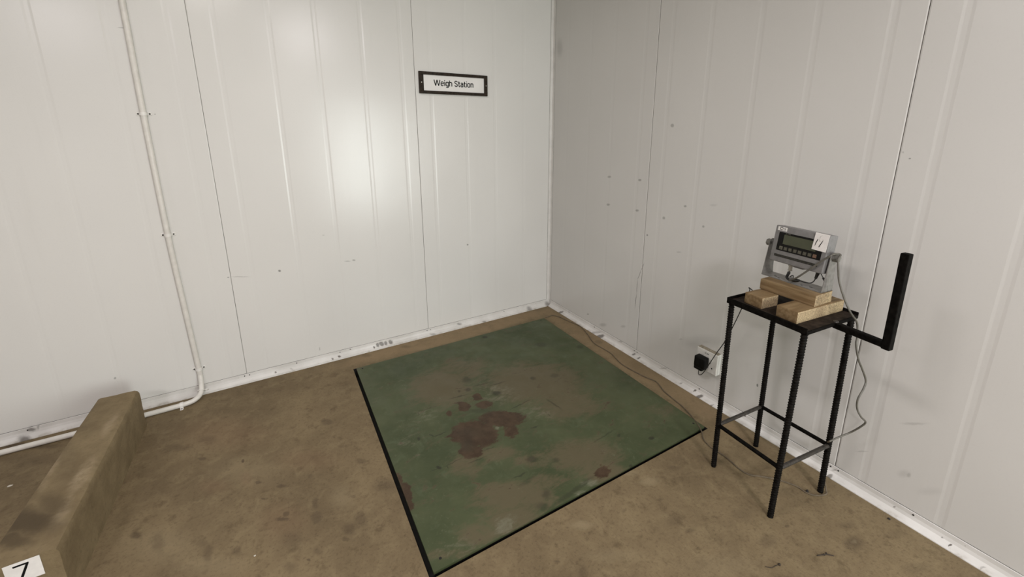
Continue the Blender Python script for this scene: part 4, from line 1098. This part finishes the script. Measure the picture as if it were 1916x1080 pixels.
low = [Vector(CABLE_HANG[-1]), Vector((-0.1480, -2.2470, 0.235)), Vector((-0.1330, -2.2500, 0.18)), Vector((-0.1310, -2.2560, 0.08)), Vector((-0.1330, -2.2700, 0.022)), Vector((-0.1480, -2.2800, 0.0045))]
low += [Vector((x, y, 0.0035)) for x, y, z in CABLE_FLOOR[1:-2]] + [Vector((-0.120, -0.219, 0.0065)), Vector((-0.150, -0.2235, 0.0065)), Vector((-0.190, -0.2265, 0.0065))]
bm = B(); tube(bm, [q - coff for q in spline(low, 6)], 0.0033, 8); fc_ = obj('floor_cable', bm, M_CABLE_DUST, t, 'auto'); fc_['label'] = 'dust covered cable lying on the floor'

# ------------------------------------------------------------------ litter on the floor
def grit(name, label, cat, p, r, mat, squash=(1, 1, .6), seed=0, group=None):
    bm = B(); bmesh.ops.create_icosphere(bm, subdivisions=2, radius=r)
    for v in bm.verts:
        v.co *= 1 + 0.35 * mnoise.noise(v.co / r * 1.3 + Vector((seed * 3.1, 0, 0)))
        v.co = Vector((v.co.x * squash[0], v.co.y * squash[1], v.co.z * squash[2]))
    z0 = min(v.co.z for v in bm.verts)
    for v in bm.verts: v.co.z -= z0
    o = obj(name, bm, mat, None, True); o.location = p
    return tag(o, label, cat, group)
D_ = DEBRIS
grit('grit_lump', 'black lump of grit on the floor between the two right stand legs', 'grit', D_[0], 0.0065, M_STONE, (1, .8, 1.1), 1)
grit('grit_lump', 'black crumb on the floor against the right baseboard', 'grit', D_[3], 0.0048, M_STONE, (1, 1, .7), 2)
grit('paint_chip', 'pale chip on the floor to the left of the concrete kerb', 'chip', D_[5], 0.010, M_CHIP, (1, .55, .25), 3)
grit('paint_chip', 'tiny white chip on the open floor left of the green plate', 'chip', D_[6], 0.0042, M_CHIP, (1, .7, .5), 4)
def twig(label, p, pts, r, bits):
    bm = B(); tube(bm, [Vector(q) for q in spline(pts, 5)], r, 6)
    for b, br in bits: bmesh.ops.create_icosphere(bm, subdivisions=1, radius=br, matrix=Matrix.Translation(Vector(b)))
    o = obj('twig', bm, M_TWIG, None, True); o.location = p
    return tag(o, label, 'twig')
twig('dark broken twig on the floor in front of the right baseboard', D_[1], [(-0.030, 0.016, .0025), (-0.010, 0.006, .004), (0.006, 0.0, .0025), (0.022, -0.016, .0025)], 0.0022, [((-0.005, 0.004, .004), .004), ((0.010, 0.003, .003), .003)])
twig('thin stalk with a dark seed at one end, near the bottom edge of the floor', D_[2], [(-0.034, 0.020, .0016), (-0.020, 0.006, .003), (0.0, 0.003, .0016), (0.014, -0.002, .003)], 0.0012, [((0.016, -0.003, .0042), .0052)])

# ------------------------------------------------------------------ light
def area(name, loc, rot, sx, sy, power, col):
    d = bpy.data.lights.new(name, 'AREA'); d.shape = 'RECTANGLE'; d.size = sx; d.size_y = sy; d.energy = power; d.color = col
    o = bpy.data.objects.new(name, d); COL.objects.link(o); o.location = loc; o.rotation_euler = rot
    return o
# daylight from the rear doorway, ceiling luminaires, and added fill lights
area('door_daylight', (-0.50, Y0 + 0.02, 1.0), (PI / 2, 0, 0), 0.80, 1.9, 68, (0.94, 1.0, 0.96))
area('ceiling_lamp_or_fill', (-1.35, -4.33, 2.93), (0, 0, 0), 0.35, 0.6, 60, (1.0, 0.94, 0.97))
area('ceiling_lamp_or_fill', (-3.97, -4.33, 2.93), (0, 0, 0), 0.35, 0.6, 42, (1.0, 0.94, 0.99))
area('ceiling_lamp_or_fill', (-5.2, -1.6, 2.93), (0, 0, 0), 0.35, 0.6, 14, (1.0, 0.96, 0.96))  # unseen fill light, added to brighten the right wall from the front
area('ceiling_lamp_or_fill', (-2.4, -1.9, 2.93), (0, 0, 0), 0.35, 0.6, 24, (1.0, 0.93, 0.90))  # unseen fill light, added to lift the left wall and floor

w = bpy.data.worlds.new('World'); bpy.context.scene.world = w
w.use_nodes = True
w.node_tree.nodes['Background'].inputs[0].default_value = (0.8, 0.9, 1.0, 1)
w.node_tree.nodes['Background'].inputs[1].default_value = 0.5

# ------------------------------------------------------------------ camera
cam = bpy.data.cameras.new('Camera'); co = bpy.data.objects.new('Camera', cam); COL.objects.link(co)
f_, yaw, pitch, roll = CAMP[:4]
F = Vector((math.sin(yaw) * math.cos(pitch), math.cos(yaw) * math.cos(pitch), math.sin(pitch)))
r0 = F.cross(Vector((0, 0, 1))).normalized(); u0 = r0.cross(F)
R = r0 * math.cos(roll) + u0 * math.sin(roll); U = -r0 * math.sin(roll) + u0 * math.cos(roll)
M = Matrix((R, U, -F)).transposed().to_4x4(); M.translation = Vector(CAMP[4:7])
co.matrix_world = M
cam.sensor_fit = 'HORIZONTAL'; cam.sensor_width = 36.0
cam.lens = f_ / 1916 * 36.0
cam.shift_x = -CAMP[7] / 1916; cam.shift_y = CAMP[8] / 1916
cam.clip_start = 0.02
sc = bpy.context.scene
sc.camera = co
sc.view_settings.view_transform = 'Standard'; sc.view_settings.look = 'None'
sc.view_settings.gamma = 1.0; sc.view_settings.use_curve_mapping = False
sc.view_settings.exposure = 0.10
